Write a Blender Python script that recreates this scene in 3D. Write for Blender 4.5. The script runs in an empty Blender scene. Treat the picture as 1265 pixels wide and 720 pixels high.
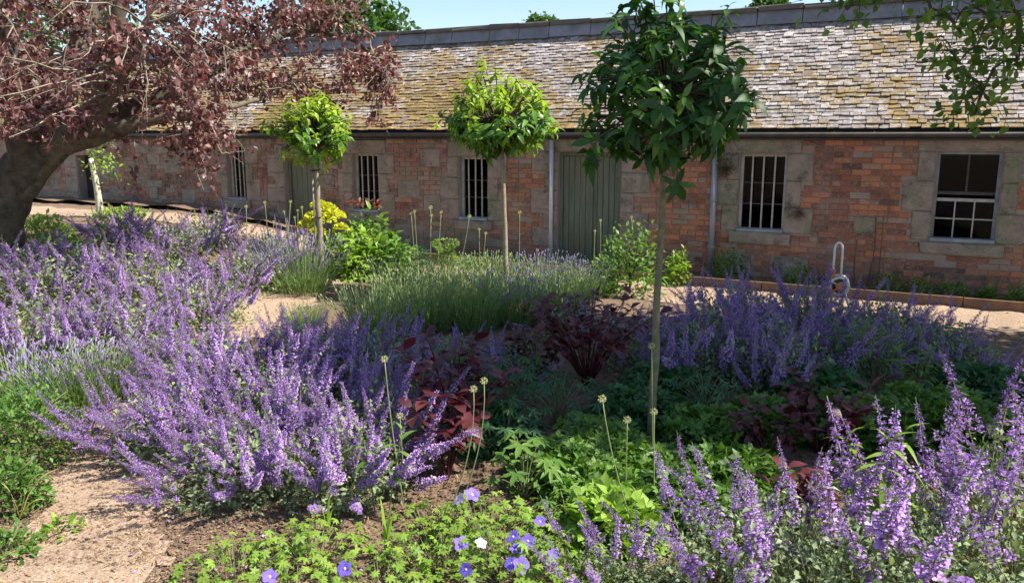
import bpy, math, random
import numpy as np
from mathutils import Vector, Matrix

# ------------------------------------------------------------------ camera, world, sun
S = bpy.context.scene
R = math.radians
H = 2.0                     # eye height above the bed
PITCH = math.atan(0.192)
FPX = 1000.0                # focal length in photo pixels (photo is 1265 wide)
cam_d = bpy.data.cameras.new('camera')
cam = bpy.data.objects.new('camera', cam_d)
S.collection.objects.link(cam)
cam.location = (0, 0, H)
cam.rotation_euler = (R(90) - PITCH, 0, 0)
cam_d.sensor_width = 36
cam_d.lens = 36 * FPX / 1265
cam_d.clip_start = 0.05
cam_d.clip_end = 1000
S.camera = cam

SUN_EL, SUN_AZ = R(50), R(100)     # azimuth clockwise from +Y
w = bpy.data.worlds.new('World'); S.world = w; w.use_nodes = True
nt = w.node_tree; bg = nt.nodes['Background']
sky = nt.nodes.new('ShaderNodeTexSky'); sky.sky_type = 'NISHITA'; sky.sun_disc = False
sky.sun_elevation = SUN_EL; sky.sun_rotation = SUN_AZ
sky.air_density = 1.0; sky.dust_density = 0.5; sky.ozone_density = 1.0
nt.links.new(sky.outputs[0], bg.inputs[0]); bg.inputs[1].default_value = 0.105
sd = bpy.data.lights.new('sun', 'SUN'); sd.energy = 5.0; sd.angle = R(0.5); sd.color = (1, 0.95, 0.86)
sun = bpy.data.objects.new('sun', sd); S.collection.objects.link(sun)
SDIR = Vector((math.cos(SUN_EL) * math.sin(SUN_AZ), math.cos(SUN_EL) * math.cos(SUN_AZ), math.sin(SUN_EL)))
sun.rotation_euler = SDIR.to_track_quat('Z', 'Y').to_euler(); sun.location = (20, 0, 20)
S.view_settings.view_transform = 'Standard'; S.view_settings.look = 'None'
S.view_settings.gamma = 1; S.view_settings.exposure = 0.97
S.cycles.max_bounces = 6; S.cycles.transparent_max_bounces = 8

rng = np.random.default_rng(7)
random.seed(7)
COL = S.collection

# ------------------------------------------------------------------ geometry of the view
cP, sP = math.cos(PITCH), math.sin(PITCH)
def ray(px, py):
    a, b = (px - 632.5) / FPX, (360 - py) / FPX
    return np.array([a, cP + b * sP, -sP + b * cP])      # world direction
def at(px, py, D):
    """Point at depth Y = D that shows at photo pixel px, py."""
    d = ray(px, py); return d / d[1] * D + np.array([0, 0, H])
def proj(p):
    x, y, z = p[0], p[1], p[2] - H
    zc = y * cP - z * sP; yc = z * cP + y * sP
    return 632.5 + FPX * x / zc, 360 - FPX * yc / zc
def sst(t):
    t = np.clip(t, 0, 1); return t * t * (3 - 2 * t)
def gz(x, y):
    """Ground height: the garden climbs gently to the back left."""
    x = np.asarray(x, float); y = np.asarray(y, float)
    base = 0.62 * sst((-x - 0.5) / 6.0) * sst((y - 5.0) / 6.0)
    n = 0.012 * np.sin(x * 5.1 + 1.3 * np.sin(y * 2.3)) * np.sin(y * 4.3 + 1.7 * np.sin(x * 1.9)) + 0.008 * np.sin(x * 11 + y * 3) * np.sin(y * 9.7 - x * 4)
    return base + n
def gp(px, py):
    d = ray(px, py); z = 0.0
    for _ in range(12):
        t = (z - H) / d[2]; x, y = d[0] * t, d[1] * t; z = float(gz(x, y))
    return x, y, z

# ------------------------------------------------------------------ mesh tools
class T:
    """A bit of geometry: vertices, flat loops, loop totals, material index, tint per vertex."""
    def __init__(s, V, faces=None, mi=0, loops=None, tot=None, tint=None):
        s.V = np.asarray(V, float).reshape(-1, 3)
        if faces is not None:
            s.loops = np.array([i for f in faces for i in f], int); s.tot = np.array([len(f) for f in faces], int)
        else:
            s.loops, s.tot = np.asarray(loops, int), np.asarray(tot, int)
        s.mi = np.full(len(s.tot), mi, int) if np.isscalar(mi) else np.asarray(mi, int)
        s.tint = np.full((len(s.V), 2), 0.5) if tint is None else np.asarray(tint, float)
def join(ts):
    ts = [t for t in ts if len(t.V)]
    off = np.cumsum([0] + [len(t.V) for t in ts])
    return T(np.concatenate([t.V for t in ts]), loops=np.concatenate([t.loops + o for t, o in zip(ts, off)]),
             tot=np.concatenate([t.tot for t in ts]), mi=np.concatenate([t.mi for t in ts]), tint=np.concatenate([t.tint for t in ts]))
def scatter(t, M, P, tint=None):
    """Copies of t with 3x3 matrices M and positions P joined into one."""
    M = np.asarray(M, float); P = np.asarray(P, float); k, n = len(P), len(t.V)
    V = np.einsum('kij,nj->kni', M, t.V) + P[:, None, :]
    loops = (t.loops[None, :] + (np.arange(k) * n)[:, None]).ravel()
    tt = np.tile(t.tint, (k, 1)).reshape(k, n, 2)
    if tint is not None:
        tt = tt * 0 + np.asarray(tint)[:, None, :] if np.ndim(tint) == 2 else tt
    return T(V.reshape(-1, 3), loops=loops, tot=np.tile(t.tot, k), mi=np.tile(t.mi, k), tint=tt.reshape(-1, 2))
def mesh(name, t, mats, smooth=False):
    me = bpy.data.meshes.new(name)
    me.vertices.add(len(t.V)); me.vertices.foreach_set('co', t.V.astype(np.float32).ravel())
    me.loops.add(len(t.loops)); me.loops.foreach_set('vertex_index', t.loops.astype(np.int32))
    me.polygons.add(len(t.tot))
    me.polygons.foreach_set('loop_start', np.concatenate([[0], np.cumsum(t.tot)[:-1]]).astype(np.int32))
    for m in (mats if isinstance(mats, (list, tuple)) else [mats]): me.materials.append(m)
    me.polygons.foreach_set('material_index', t.mi.astype(np.int32))
    me.polygons.foreach_set('use_smooth', np.full(len(t.tot), bool(smooth)))
    a = me.attributes.new('tint', 'FLOAT_COLOR', 'POINT')
    c = np.ones((len(t.V), 4), np.float32); c[:, :2] = t.tint
    a.data.foreach_set('color', c.ravel())
    me.update(calc_edges=True)
    return me
def add(name, me, parent=None, loc=None, rot=None, scale=None, stuff=False, mat=None):
    o = bpy.data.objects.new(name, me); COL.objects.link(o)
    if parent is not None: o.parent = parent
    if mat is not None: o.matrix_basis = mat
    if loc is not None: o.location = loc
    if rot is not None: o.rotation_euler = rot
    if scale is not None: o.scale = scale
    if stuff: o['kind'] = 'stuff'
    return o
def tag(o, label, cat, group=None):
    o['label'] = label; o['category'] = cat
    if group: o['group'] = group
    return o
def thing(name, loc, label, cat, group=None, rz=0.0):
    o = bpy.data.objects.new(name, None); COL.objects.link(o)
    o.location = loc; o.rotation_euler = (0, 0, rz); o.empty_display_size = 0.1
    return tag(o, label, cat, group)
BOXF = [(0, 3, 2, 1), (4, 5, 6, 7), (0, 1, 5, 4), (1, 2, 6, 5), (2, 3, 7, 6), (3, 0, 4, 7)]
def box(x0, x1, y0, y1, z0, z1, mi=0):
    return T([(x0, y0, z0), (x1, y0, z0), (x1, y1, z0), (x0, y1, z0), (x0, y0, z1), (x1, y0, z1), (x1, y1, z1), (x0, y1, z1)], BOXF, mi)
def chunk(x0, x1, y0, y1, z0, z1, c=0.006, jit=0.0, r=None, mi=0):
    """A box whose front face (low y) has chamfered edges: a brick or stone, 14 faces fewer than 30 triangles."""
    V = [(x0, y1, z0), (x1, y1, z0), (x1, y1, z1), (x0, y1, z1), (x0, y0 + c, z0), (x1, y0 + c, z0), (x1, y0 + c, z1), (x0, y0 + c, z1),
         (x0 + c, y0, z0 + c), (x1 - c, y0, z0 + c), (x1 - c, y0, z1 - c), (x0 + c, y0, z1 - c)]
    V = np.array(V, float)
    if jit and r is not None: V[4:] += r.uniform(-jit, jit, (8, 3))
    F = [(0, 4, 5, 1)[::-1], (1, 5, 6, 2)[::-1], (2, 6, 7, 3)[::-1], (3, 7, 4, 0)[::-1], (4, 8, 9, 5)[::-1], (5, 9, 10, 6)[::-1], (6, 10, 11, 7)[::-1], (7, 11, 8, 4)[::-1], (8, 11, 10, 9)[::-1]]
    F = [f[::-1] for f in F]
    return T(V, F, mi)
def tube(pts, rad, n=6, mi=0, cap=True):
    pts = np.asarray(pts, float); k = len(pts)
    rad = np.full(k, rad) if np.isscalar(rad) else np.asarray(rad, float)
    tg = np.gradient(pts, axis=0); tg /= np.linalg.norm(tg, axis=1)[:, None] + 1e-9
    ref = np.array([0, 0, 1.0]) if abs(tg[0][2]) < 0.8 else np.array([1.0, 0, 0])
    V = []
    a = np.arange(n) * 2 * math.pi / n
    for i in range(k):
        s = np.cross(tg[i], ref); s /= np.linalg.norm(s) + 1e-9; u = np.cross(s, tg[i]); ref = u if i else ref
        if i: ref = u
        V.append(pts[i] + rad[i] * (np.cos(a)[:, None] * s + np.sin(a)[:, None] * u))
    V = np.concatenate(V); F = []
    for i in range(k - 1):
        for j in range(n):
            q = (j + 1) % n
            F.append((i * n + j, i * n + q, (i + 1) * n + q, (i + 1) * n + j))
    if cap: F.append(tuple(range((k - 1) * n, k * n))); F.append(tuple(range(n))[::-1])
    return T(V, F, mi)
def bez(p0, p1, p2, n=8):
    t = np.linspace(0, 1, n)[:, None]
    return (1 - t) ** 2 * np.asarray(p0) + 2 * t * (1 - t) * np.asarray(p1) + t * t * np.asarray(p2)
def basis(d, up):
    """Matrices whose columns are x, y=d, z~up for arrays of directions."""
    d = np.atleast_2d(np.asarray(d, float)); up = np.broadcast_to(np.atleast_2d(np.asarray(up, float)), d.shape)
    y = d / (np.linalg.norm(d, axis=1)[:, None] + 1e-9)
    x = np.cross(y, up); x /= np.linalg.norm(x, axis=1)[:, None] + 1e-9
    z = np.cross(x, y)
    return np.stack([x, y, z], axis=2)
def rdir(n, r=rng):
    v = r.normal(size=(n, 3)); return v / np.linalg.norm(v, axis=1)[:, None]
def rtint(n, r=rng): return r.uniform(0, 1, (n, 2))
def M4(M3, p, s=1.0):
    m = Matrix.Identity(4)
    for i in range(3):
        for j in range(3): m[i][j] = float(M3[i][j]) * s
        m[i][3] = float(p[i])
    return m

# ------------------------------------------------------------------ leaf shapes (along +Y, face +Z)
def leaf(L=1.0, W=0.4, droop=0.25, fold=0.18, segs=4, mi=0, peak=0.45, tipw=0.0):
    V, F = [], []
    for i in range(segs + 1):
        t = i / segs
        wv = math.sin(math.pi * min(1, t ** (math.log(0.5) / math.log(peak)))) if 0 < t < 1 else (0.06 if t == 0 else tipw)
        x = 0.5 * W * wv; y = L * t * (1 - 0.12 * droop * t); z = -droop * L * t * t
        V += [(-x, y, z + fold * x), (0, y, z), (x, y, z + fold * x)]
    for i in range(segs):
        a = i * 3
        F += [(a, a + 1, a + 4, a + 3), (a + 1, a + 2, a + 5, a + 4)]
    return T(V, F, mi)
def lobed(lobes=5, R0=1.0, cut=0.5, spread=300, cup=0.15, mi=0, teeth=0.12):
    """A fan-shaped lobed leaf: blade round its stalk end at the origin."""
    V = [(0, 0, 0)]; F = []
    a0 = R(90 - spread / 2); n = lobes * 4
    for i in range(n + 1):
        t = i / n; a = a0 + R(spread) * t; ph = (i % 4) / 4
        k = {0: cut, 0.25: 0.86 - teeth * 0.4, 0.5: 1.0, 0.75: 0.86 - teeth * 0.4}[ph]
        side = 1 - 0.25 * abs(2 * t - 1)
        rr = R0 * k * side
        V.append((rr * math.cos(a), rr * math.sin(a) , -cup * rr * rr + (0.1 * R0 if ph == 0 else 0) * 0.8))
    for i in range(1, n + 1): F.append((0, i, i + 1))
    return T(V, F, mi)

# ------------------------------------------------------------------ materials
def newmat(name):
    m = bpy.data.materials.new(name); m.use_nodes = True
    nt = m.node_tree; return m, nt, nt.nodes['Principled BSDF'], nt.nodes, nt.links
def mix(nt, f, a, b, mode='MIX'):
    n = nt.nodes.new('ShaderNodeMix'); n.data_type = 'RGBA'; n.blend_type = mode
    for idx, v in ((0, f), (6, a), (7, b)):
        if hasattr(v, 'is_output'): nt.links.new(v, n.inputs[idx])
        elif idx == 0: n.inputs[0].default_value = v
        else: n.inputs[idx].default_value = (*v, 1) if len(v) == 3 else v
    return n.outputs[2]
def noise(nt, vec, scale, detail=4, rough=0.6):
    n = nt.nodes.new('ShaderNodeTexNoise'); n.inputs['Scale'].default_value = scale; n.inputs['Detail'].default_value = detail; n.inputs['Roughness'].default_value = rough
    if vec is not None: nt.links.new(vec, n.inputs['Vector'])
    return n.outputs['Fac']
def ramp(nt, f, a, b, ca=(0, 0, 0), cb=(1, 1, 1)):
    n = nt.nodes.new('ShaderNodeValToRGB'); n.color_ramp.elements[0].position = a; n.color_ramp.elements[1].position = b
    n.color_ramp.elements[0].color = (*ca, 1); n.color_ramp.elements[1].color = (*cb, 1)
    nt.links.new(f, n.inputs[0]); return n.outputs[0]
def wpos(nt): return nt.nodes.new('ShaderNodeNewGeometry').outputs['Position']
def tint_of(nt):
    a = nt.nodes.new('ShaderNodeAttribute'); a.attribute_name = 'tint'
    s = nt.nodes.new('ShaderNodeSeparateColor'); nt.links.new(a.outputs['Color'], s.inputs[0]); return s.outputs[0], s.outputs[1]
def math_(nt, op, a, b):
    n = nt.nodes.new('ShaderNodeMath'); n.operation = op
    for i, v in enumerate((a, b)):
        if hasattr(v, 'is_output'): nt.links.new(v, n.inputs[i])
        else: n.inputs[i].default_value = v
    return n.outputs[0]
def bump(nt, bs, h, strength=0.4, dist=0.02):
    b = nt.nodes.new('ShaderNodeBump'); b.inputs['Strength'].default_value = strength; b.inputs['Distance'].default_value = dist
    nt.links.new(h, b.inputs['Height']); nt.links.new(b.outputs[0], bs.inputs['Normal'])
def plant(name, c1, c2, rough=0.5, trans=0.35, tcol=None, spec=0.4, objrand=True, flower=False):
    """Leaf or petal: colour between c1 and c2 by tint and by object, some light let through."""
    m, nt, bs, N, L = newmat(name)
    r, g = tint_of(nt)
    oi = N.new('ShaderNodeObjectInfo')
    f = math_(nt, 'MULTIPLY_ADD', r, 0.7)
    f2 = math_(nt, 'MULTIPLY', oi.outputs['Random'], 0.3)
    L.new(f2, f.node.inputs[2])
    c = mix(nt, f, c1, c2)
    v = math_(nt, 'MULTIPLY_ADD', g, 0.6); v.node.inputs[2].default_value = 0.7
    vv = N.new('ShaderNodeCombineColor')
    for i in range(3): L.new(v, vv.inputs[i])
    c = mix(nt, 1.0, c, vv.outputs[0], 'MULTIPLY')
    L.new(c, bs.inputs['Base Color']); bs.inputs['Roughness'].default_value = rough
    bs.inputs['Specular IOR Level'].default_value = spec
    tr = N.new('ShaderNodeBsdfTranslucent')
    tc = mix(nt, 1.0, c, tcol or (1.25, 1.35, 0.5), 'MULTIPLY'); L.new(tc, tr.inputs[0])
    ms = N.new('ShaderNodeMixShader'); ms.inputs[0].default_value = trans
    L.new(bs.outputs[0], ms.inputs[1]); L.new(tr.outputs[0], ms.inputs[2])
    L.new(ms.outputs[0], N['Material Output'].inputs[0])
    return m
def plain(name, c, rough=0.6, metal=0.0, c2=None, sc=20.0, bmp=0.0):
    m, nt, bs, N, L = newmat(name)
    bs.inputs['Roughness'].default_value = rough; bs.inputs['Metallic'].default_value = metal
    tc = N.new('ShaderNodeTexCoord').outputs['Object']
    n = noise(nt, tc, sc)
    L.new(mix(nt, ramp(nt, n, 0.3, 0.7), c, c2 or tuple(x * 0.7 for x in c)), bs.inputs['Base Color'])
    if bmp: bump(nt, bs, n, bmp, 0.01)
    return m

M = {}
M['petal'] = plant('petal', (0.36, 0.185, 0.52), (0.68, 0.45, 0.80), 0.6, 0.30, (1.05, 0.95, 1.1), 0.2)
M['calyx'] = plant('calyx', (0.13, 0.085, 0.21), (0.24, 0.17, 0.32), 0.6, 0.15, (1, 0.9, 1), 0.2)
M['cat_leaf'] = plant('cat_leaf', (0.14, 0.20, 0.085), (0.34, 0.40, 0.23), 0.6, 0.3)
M['stem'] = plant('stem', (0.14, 0.17, 0.07), (0.26, 0.24, 0.13), 0.6, 0.1)
M['lav_stem'] = plant('lav_stem', (0.12, 0.21, 0.06), (0.28, 0.38, 0.15), 0.6, 0.25)
M['lav_bud'] = plant('lav_bud', (0.24, 0.18, 0.36), (0.40, 0.34, 0.50), 0.6, 0.2, (1, 0.95, 1.1), 0.2)
M['laurel'] = plant('laurel', (0.04, 0.11, 0.015), (0.14, 0.27, 0.03), 0.38, 0.3, (1.6, 2.0, 0.35), 0.5)
M['laurel_shaded'] = plant('laurel_shaded', (0.016, 0.055, 0.012), (0.045, 0.115, 0.02), 0.5, 0.3, (1.8, 2.3, 0.35), 0.3)  # darker laurel copy for the front tree: its shade put into colour
M['laurel_lit'] = plant('laurel_lit', (0.22, 0.36, 0.025), (0.40, 0.50, 0.045), 0.4, 0.4, (1.3, 1.4, 0.4), 0.5)  # brighter laurel copy: sun on the leaves put into colour
M['hang_leaf'] = plant('hang_leaf', (0.03, 0.085, 0.02), (0.16, 0.24, 0.04), 0.45, 0.4, (1.6, 1.8, 0.4))
M['copper'] = plant('copper', (0.09, 0.043, 0.05), (0.31, 0.165, 0.14), 0.42, 0.3, (1.8, 0.9, 0.8), 0.4)
M['maroon'] = plant('maroon', (0.04, 0.009, 0.014), (0.13, 0.03, 0.03), 0.42, 0.25, (2.0, 0.8, 0.8), 0.45)
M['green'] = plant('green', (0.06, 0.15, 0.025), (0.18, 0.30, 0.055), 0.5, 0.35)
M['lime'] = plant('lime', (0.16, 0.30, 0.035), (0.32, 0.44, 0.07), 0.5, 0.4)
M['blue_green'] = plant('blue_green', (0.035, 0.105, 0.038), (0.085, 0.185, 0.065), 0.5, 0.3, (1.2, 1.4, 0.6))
M['yellow_bract'] = plant('yellow_bract', (0.55, 0.58, 0.035), (0.72, 0.70, 0.06), 0.55, 0.35, (1.1, 1.1, 0.5))
M['yellow_leaf'] = plant('yellow_leaf', (0.45, 0.45, 0.14), (0.62, 0.58, 0.26), 0.55, 0.35)
M['red_leaf'] = plant('red_leaf', (0.15, 0.04, 0.025), (0.24, 0.10, 0.045), 0.5, 0.3, (1.5, 1, 0.6))
M['violet'] = plant('violet', (0.15, 0.09, 0.60), (0.33, 0.21, 0.78), 0.5, 0.3, (1, 0.9, 1.2), 0.2)
M['pale_violet'] = plant('pale_violet', (0.55, 0.42, 0.75), (0.70, 0.60, 0.85), 0.5, 0.3, (1, 0.95, 1.1), 0.2)
M['eye'] = plain('eye', (0.75, 0.72, 0.55), 0.6)
M['seed'] = plant('seed', (0.34, 0.36, 0.15), (0.55, 0.52, 0.28), 0.7, 0.15)
M['seed_stem'] = plant('seed_stem', (0.20, 0.26, 0.10), (0.36, 0.38, 0.18), 0.6, 0.1)
M['bark'] = plain('bark', (0.13, 0.105, 0.07), 0.9, 0, (0.04, 0.034, 0.026), 11, 1.0)
M['shaded_bark'] = plain('shaded_bark', (0.20, 0.18, 0.10), 0.85, 0, (0.10, 0.09, 0.055), 22, 0.5)  # pale bark darkened for the front stem: shade put into colour
M['limb'] = plain('limb', (0.19, 0.15, 0.10), 0.9, 0, (0.06, 0.055, 0.035), 11, 0.9)  # paler copy of bark: sunlight on the limbs put into colour
M['pale_bark'] = plain('pale_bark', (0.36, 0.29, 0.19), 0.8, 0, (0.20, 0.16, 0.10), 22, 0.5)
M['white_bark'] = plain('white_bark', (0.62, 0.58, 0.46), 0.8, 0, (0.45, 0.40, 0.28), 12, 0.3)
M['twig'] = plain('twig', (0.34, 0.29, 0.20), 0.85, 0, (0.15, 0.13, 0.09), 8)
M['bg_leaf'] = plant('bg_leaf', (0.04, 0.10, 0.02), (0.10, 0.19, 0.045), 0.5, 0.3)
M['dry'] = plain('dry', (0.22, 0.13, 0.08), 0.9, 0, (0.10, 0.06, 0.045), 30)
M['iron'] = plain('iron', (0.05, 0.05, 0.055), 0.6, 0.3, (0.10, 0.08, 0.07), 8, 0.2)
M['grey_pipe'] = plain('grey_pipe', (0.30, 0.31, 0.36), 0.5, 0, (0.23, 0.24, 0.28), 5)
M['white_pipe'] = plain('white_pipe', (0.62, 0.60, 0.64), 0.45, 0, (0.50, 0.48, 0.54), 5)
M['white_paint'] = plain('white_paint', (0.52, 0.51, 0.48), 0.65, 0, (0.30, 0.28, 0.25), 10, 0.1)
M['blue_paint'] = plain('blue_paint', (0.32, 0.36, 0.40), 0.65, 0, (0.19, 0.20, 0.22), 9, 0.1)
M['bar'] = plain('bar', (0.58, 0.54, 0.49), 0.75, 0, (0.34, 0.29, 0.24), 14)
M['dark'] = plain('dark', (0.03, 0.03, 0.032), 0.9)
M['unlit_inside'] = plain('unlit_inside', (0.02, 0.018, 0.017), 0.95)  # near-black back wall: the unlit interior is put into its colour
M['orange'] = plain('orange', (0.75, 0.22, 0.03), 0.45, 0, (0.62, 0.17, 0.03), 6)
M['plastic_white'] = plain('plastic_white', (0.78, 0.77, 0.72), 0.4, 0, (0.7, 0.68, 0.62), 6)
M['board'] = plain('board', (0.26, 0.145, 0.08), 0.9, 0, (0.14, 0.08, 0.05), 7, 0.4)
M['pebble'] = plant('pebble', (0.16, 0.10, 0.065), (0.40, 0.28, 0.19), 0.9, 0.0)
M['clod'] = plant('clod', (0.09, 0.055, 0.035), (0.22, 0.14, 0.09), 0.95, 0.0)
M['litter'] = plant('litter', (0.26, 0.17, 0.08), (0.50, 0.38, 0.20), 0.9, 0.1)

def soil_mat():
    m, nt, bs, N, L = newmat('soil'); p = wpos(nt)
    c = mix(nt, ramp(nt, noise(nt, p, 1.4), 0.35, 0.65), (0.14, 0.085, 0.052), (0.24, 0.155, 0.095))
    c = mix(nt, ramp(nt, noise(nt, p, 45, 3), 0.45, 0.7), c, (0.36, 0.25, 0.16))
    c = mix(nt, ramp(nt, noise(nt, p, 90, 2), 0.52, 0.62), c, (0.08, 0.05, 0.035))
    L.new(c, bs.inputs['Base Color']); bs.inputs['Roughness'].default_value = 0.95
    bump(nt, bs, noise(nt, p, 38, 6, 0.7), 0.8, 0.03); return m
def path_mat():
    m, nt, bs, N, L = newmat('path'); p = wpos(nt)
    c = mix(nt, ramp(nt, noise(nt, p, 1.1), 0.35, 0.65), (0.40, 0.28, 0.185), (0.28, 0.185, 0.12))
    c = mix(nt, ramp(nt, noise(nt, p, 70, 3), 0.5, 0.7), c, (0.58, 0.44, 0.33))
    c = mix(nt, ramp(nt, noise(nt, p, 55, 3), 0.55, 0.68), c, (0.24, 0.15, 0.10))
    L.new(c, bs.inputs['Base Color']); bs.inputs['Roughness'].default_value = 0.95
    bump(nt, bs, noise(nt, p, 60, 6, 0.7), 0.6, 0.02); return m
def brick_mat():
    """Bricks: tint.r picks the fired colour, tint.g its lightness; lime and algae film over them in patches."""
    m, nt, bs, N, L = newmat('brick'); p = wpos(nt); r, g = tint_of(nt)
    n = N.new('ShaderNodeValToRGB'); cr = n.color_ramp
    cols = [(0.0, (0.10, 0.058, 0.052)), (0.25, (0.23, 0.10, 0.072)), (0.5, (0.34, 0.125, 0.075)), (0.75, (0.50, 0.18, 0.085)), (1.0, (0.33, 0.24, 0.185))]
    cr.elements[0].position, cr.elements[0].color = 0, (*cols[0][1], 1); cr.elements[1].position, cr.elements[1].color = 1, (*cols[4][1], 1)
    for q, cc in cols[1:4]:
        e = cr.elements.new(q); e.color = (*cc, 1)
    L.new(r, n.inputs[0])
    v = math_(nt, 'MULTIPLY_ADD', g, 0.7); v.node.inputs[2].default_value = 0.6
    vv = N.new('ShaderNodeCombineColor'); [L.new(v, vv.inputs[i]) for i in range(3)]
    c = mix(nt, 1.0, n.outputs[0], vv.outputs[0], 'MULTIPLY')
    c = mix(nt, ramp(nt, noise(nt, p, 24, 5, 0.7), 0.52, 0.72), c, (0.40, 0.33, 0.27))
    c = mix(nt, ramp(nt, noise(nt, p, 60, 3, 0.7), 0.56, 0.7), c, (0.10, 0.06, 0.05))
    sx = N.new('ShaderNodeSeparateXYZ'); L.new(p, sx.inputs[0])
    lf = math_(nt, 'MULTIPLY_ADD', sx.outputs[0], -0.035); lf.node.inputs[2].default_value = 0.055
    lf = math_(nt, 'MINIMUM', math_(nt, 'MAXIMUM', lf, 0.0), 0.075)
    film = ramp(nt, math_(nt, 'ADD', math_(nt, 'ADD', math_(nt, 'MULTIPLY', noise(nt, p, 1.6, 3), 0.6), math_(nt, 'MULTIPLY', noise(nt, p, 11, 5, 0.7), 0.4)), lf), 0.50, 0.66, (0, 0, 0), (0.85, 0.85, 0.85))
    c = mix(nt, film, c, mix(nt, ramp(nt, noise(nt, p, 2.3, 3), 0.42, 0.6), (0.36, 0.255, 0.215), (0.25, 0.235, 0.16)))
    c = mix(nt, ramp(nt, noise(nt, p, 2.1, 7, 0.72), 0.53, 0.66, (0, 0, 0), (0.75, 0.75, 0.75)), c, (0.075, 0.055, 0.048))
    L.new(c, bs.inputs['Base Color']); bs.inputs['Roughness'].default_value = 0.92
    bump(nt, bs, noise(nt, p, 90, 5, 0.7), 0.6, 0.01); return m
def mortar_mat():
    m, nt, bs, N, L = newmat('mortar'); p = wpos(nt)
    c = mix(nt, ramp(nt, noise(nt, p, 3), 0.3, 0.7), (0.38, 0.31, 0.265), (0.27, 0.215, 0.18))
    c = mix(nt, ramp(nt, noise(nt, p, 40), 0.45, 0.7), c, (0.32, 0.26, 0.215))
    L.new(c, bs.inputs['Base Color']); bs.inputs['Roughness'].default_value = 0.95
    bump(nt, bs, noise(nt, p, 70), 0.6, 0.01); return m
def stone_mat():
    m, nt, bs, N, L = newmat('stone'); p = wpos(nt); r, g = tint_of(nt)
    c = mix(nt, r, (0.37, 0.275, 0.235), (0.31, 0.265, 0.22))
    c = mix(nt, ramp(nt, noise(nt, p, 5, 5, 0.65), 0.4, 0.68), c, (0.20, 0.155, 0.125))
    c = mix(nt, ramp(nt, noise(nt, p, 2.2, 6, 0.7), 0.50, 0.64), c, (0.20, 0.205, 0.125))
    c = mix(nt, ramp(nt, noise(nt, p, 3.7, 7, 0.75), 0.53, 0.66), c, (0.10, 0.08, 0.07))
    c = mix(nt, ramp(nt, noise(nt, p, 30, 4, 0.7), 0.55, 0.75), c, (0.40, 0.33, 0.28))
    L.new(c, bs.inputs['Base Color']); bs.inputs['Roughness'].default_value = 0.9
    bump(nt, bs, noise(nt, p, 35, 6, 0.7), 0.6, 0.015); return m
def slate_mat():
    """Stone slates: tint.r for the slate's own colour; lichen white and mustard moss in patches."""
    m, nt, bs, N, L = newmat('slate'); p = wpos(nt); r, g = tint_of(nt)
    c = mix(nt, r, (0.19, 0.16, 0.155), (0.48, 0.435, 0.42))
    lich = ramp(nt, noise(nt, p, 11, 7, 0.8), 0.46, 0.66)
    c = mix(nt, lich, c, (0.58, 0.54, 0.52))
    brown = ramp(nt, noise(nt, p, 14, 5, 0.7), 0.5, 0.68)
    c = mix(nt, brown, c, (0.22, 0.155, 0.12))
    big = noise(nt, p, 0.85, 3, 0.6)
    sx = N.new('ShaderNodeSeparateXYZ'); L.new(p, sx.inputs[0])
    lft = math_(nt, 'MULTIPLY_ADD', sx.outputs[0], -0.012); lft.node.inputs[2].default_value = 0.06
    hgt = math_(nt, 'MULTIPLY_ADD', sx.outputs[2], -0.085); hgt.node.inputs[2].default_value = 0.24
    b2 = math_(nt, 'ADD', math_(nt, 'ADD', big, lft), hgt)
    fine = noise(nt, p, 9, 7, 0.85)
    s = math_(nt, 'ADD', math_(nt, 'MULTIPLY', b2, 0.45), math_(nt, 'MULTIPLY', fine, 0.72))
    moss = ramp(nt, s, 0.585, 0.64)
    mc = mix(nt, ramp(nt, noise(nt, p, 20, 4), 0.35, 0.65), (0.37, 0.235, 0.07), (0.20, 0.15, 0.065))
    c = mix(nt, moss, c, mc)
    v = math_(nt, 'MULTIPLY_ADD', g, 0.55); v.node.inputs[2].default_value = 0.62
    vv = N.new('ShaderNodeCombineColor'); [L.new(v, vv.inputs[i]) for i in range(3)]
    c = mix(nt, 1.0, c, vv.outputs[0], 'MULTIPLY')
    L.new(c, bs.inputs['Base Color']); bs.inputs['Roughness'].default_value = 0.85
    bump(nt, bs, noise(nt, p, 45, 6, 0.7), 0.7, 0.02); return m
def door_mat():
    m, nt, bs, N, L = newmat('door_paint')
    tc = N.new('ShaderNodeTexCoord').outputs['Object']
    mp = N.new('ShaderNodeMapping'); mp.inputs['Scale'].default_value = (9, 9, 0.8); L.new(tc, mp.inputs[0])
    r, g = tint_of(nt)
    c = mix(nt, ramp(nt, noise(nt, mp.outputs[0], 3, 6, 0.7), 0.35, 0.7), (0.095, 0.12, 0.09), (0.21, 0.215, 0.155))
    c = mix(nt, ramp(nt, noise(nt, tc, 1.7, 3), 0.5, 0.75), c, (0.16, 0.15, 0.085))
    c = mix(nt, ramp(nt, noise(nt, mp.outputs[0], 6, 4, 0.7), 0.58, 0.72), c, (0.06, 0.075, 0.06))
    L.new(c, bs.inputs['Base Color']); bs.inputs['Roughness'].default_value = 0.75
    bump(nt, bs, noise(nt, mp.outputs[0], 5, 5), 0.4, 0.01); return m
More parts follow.
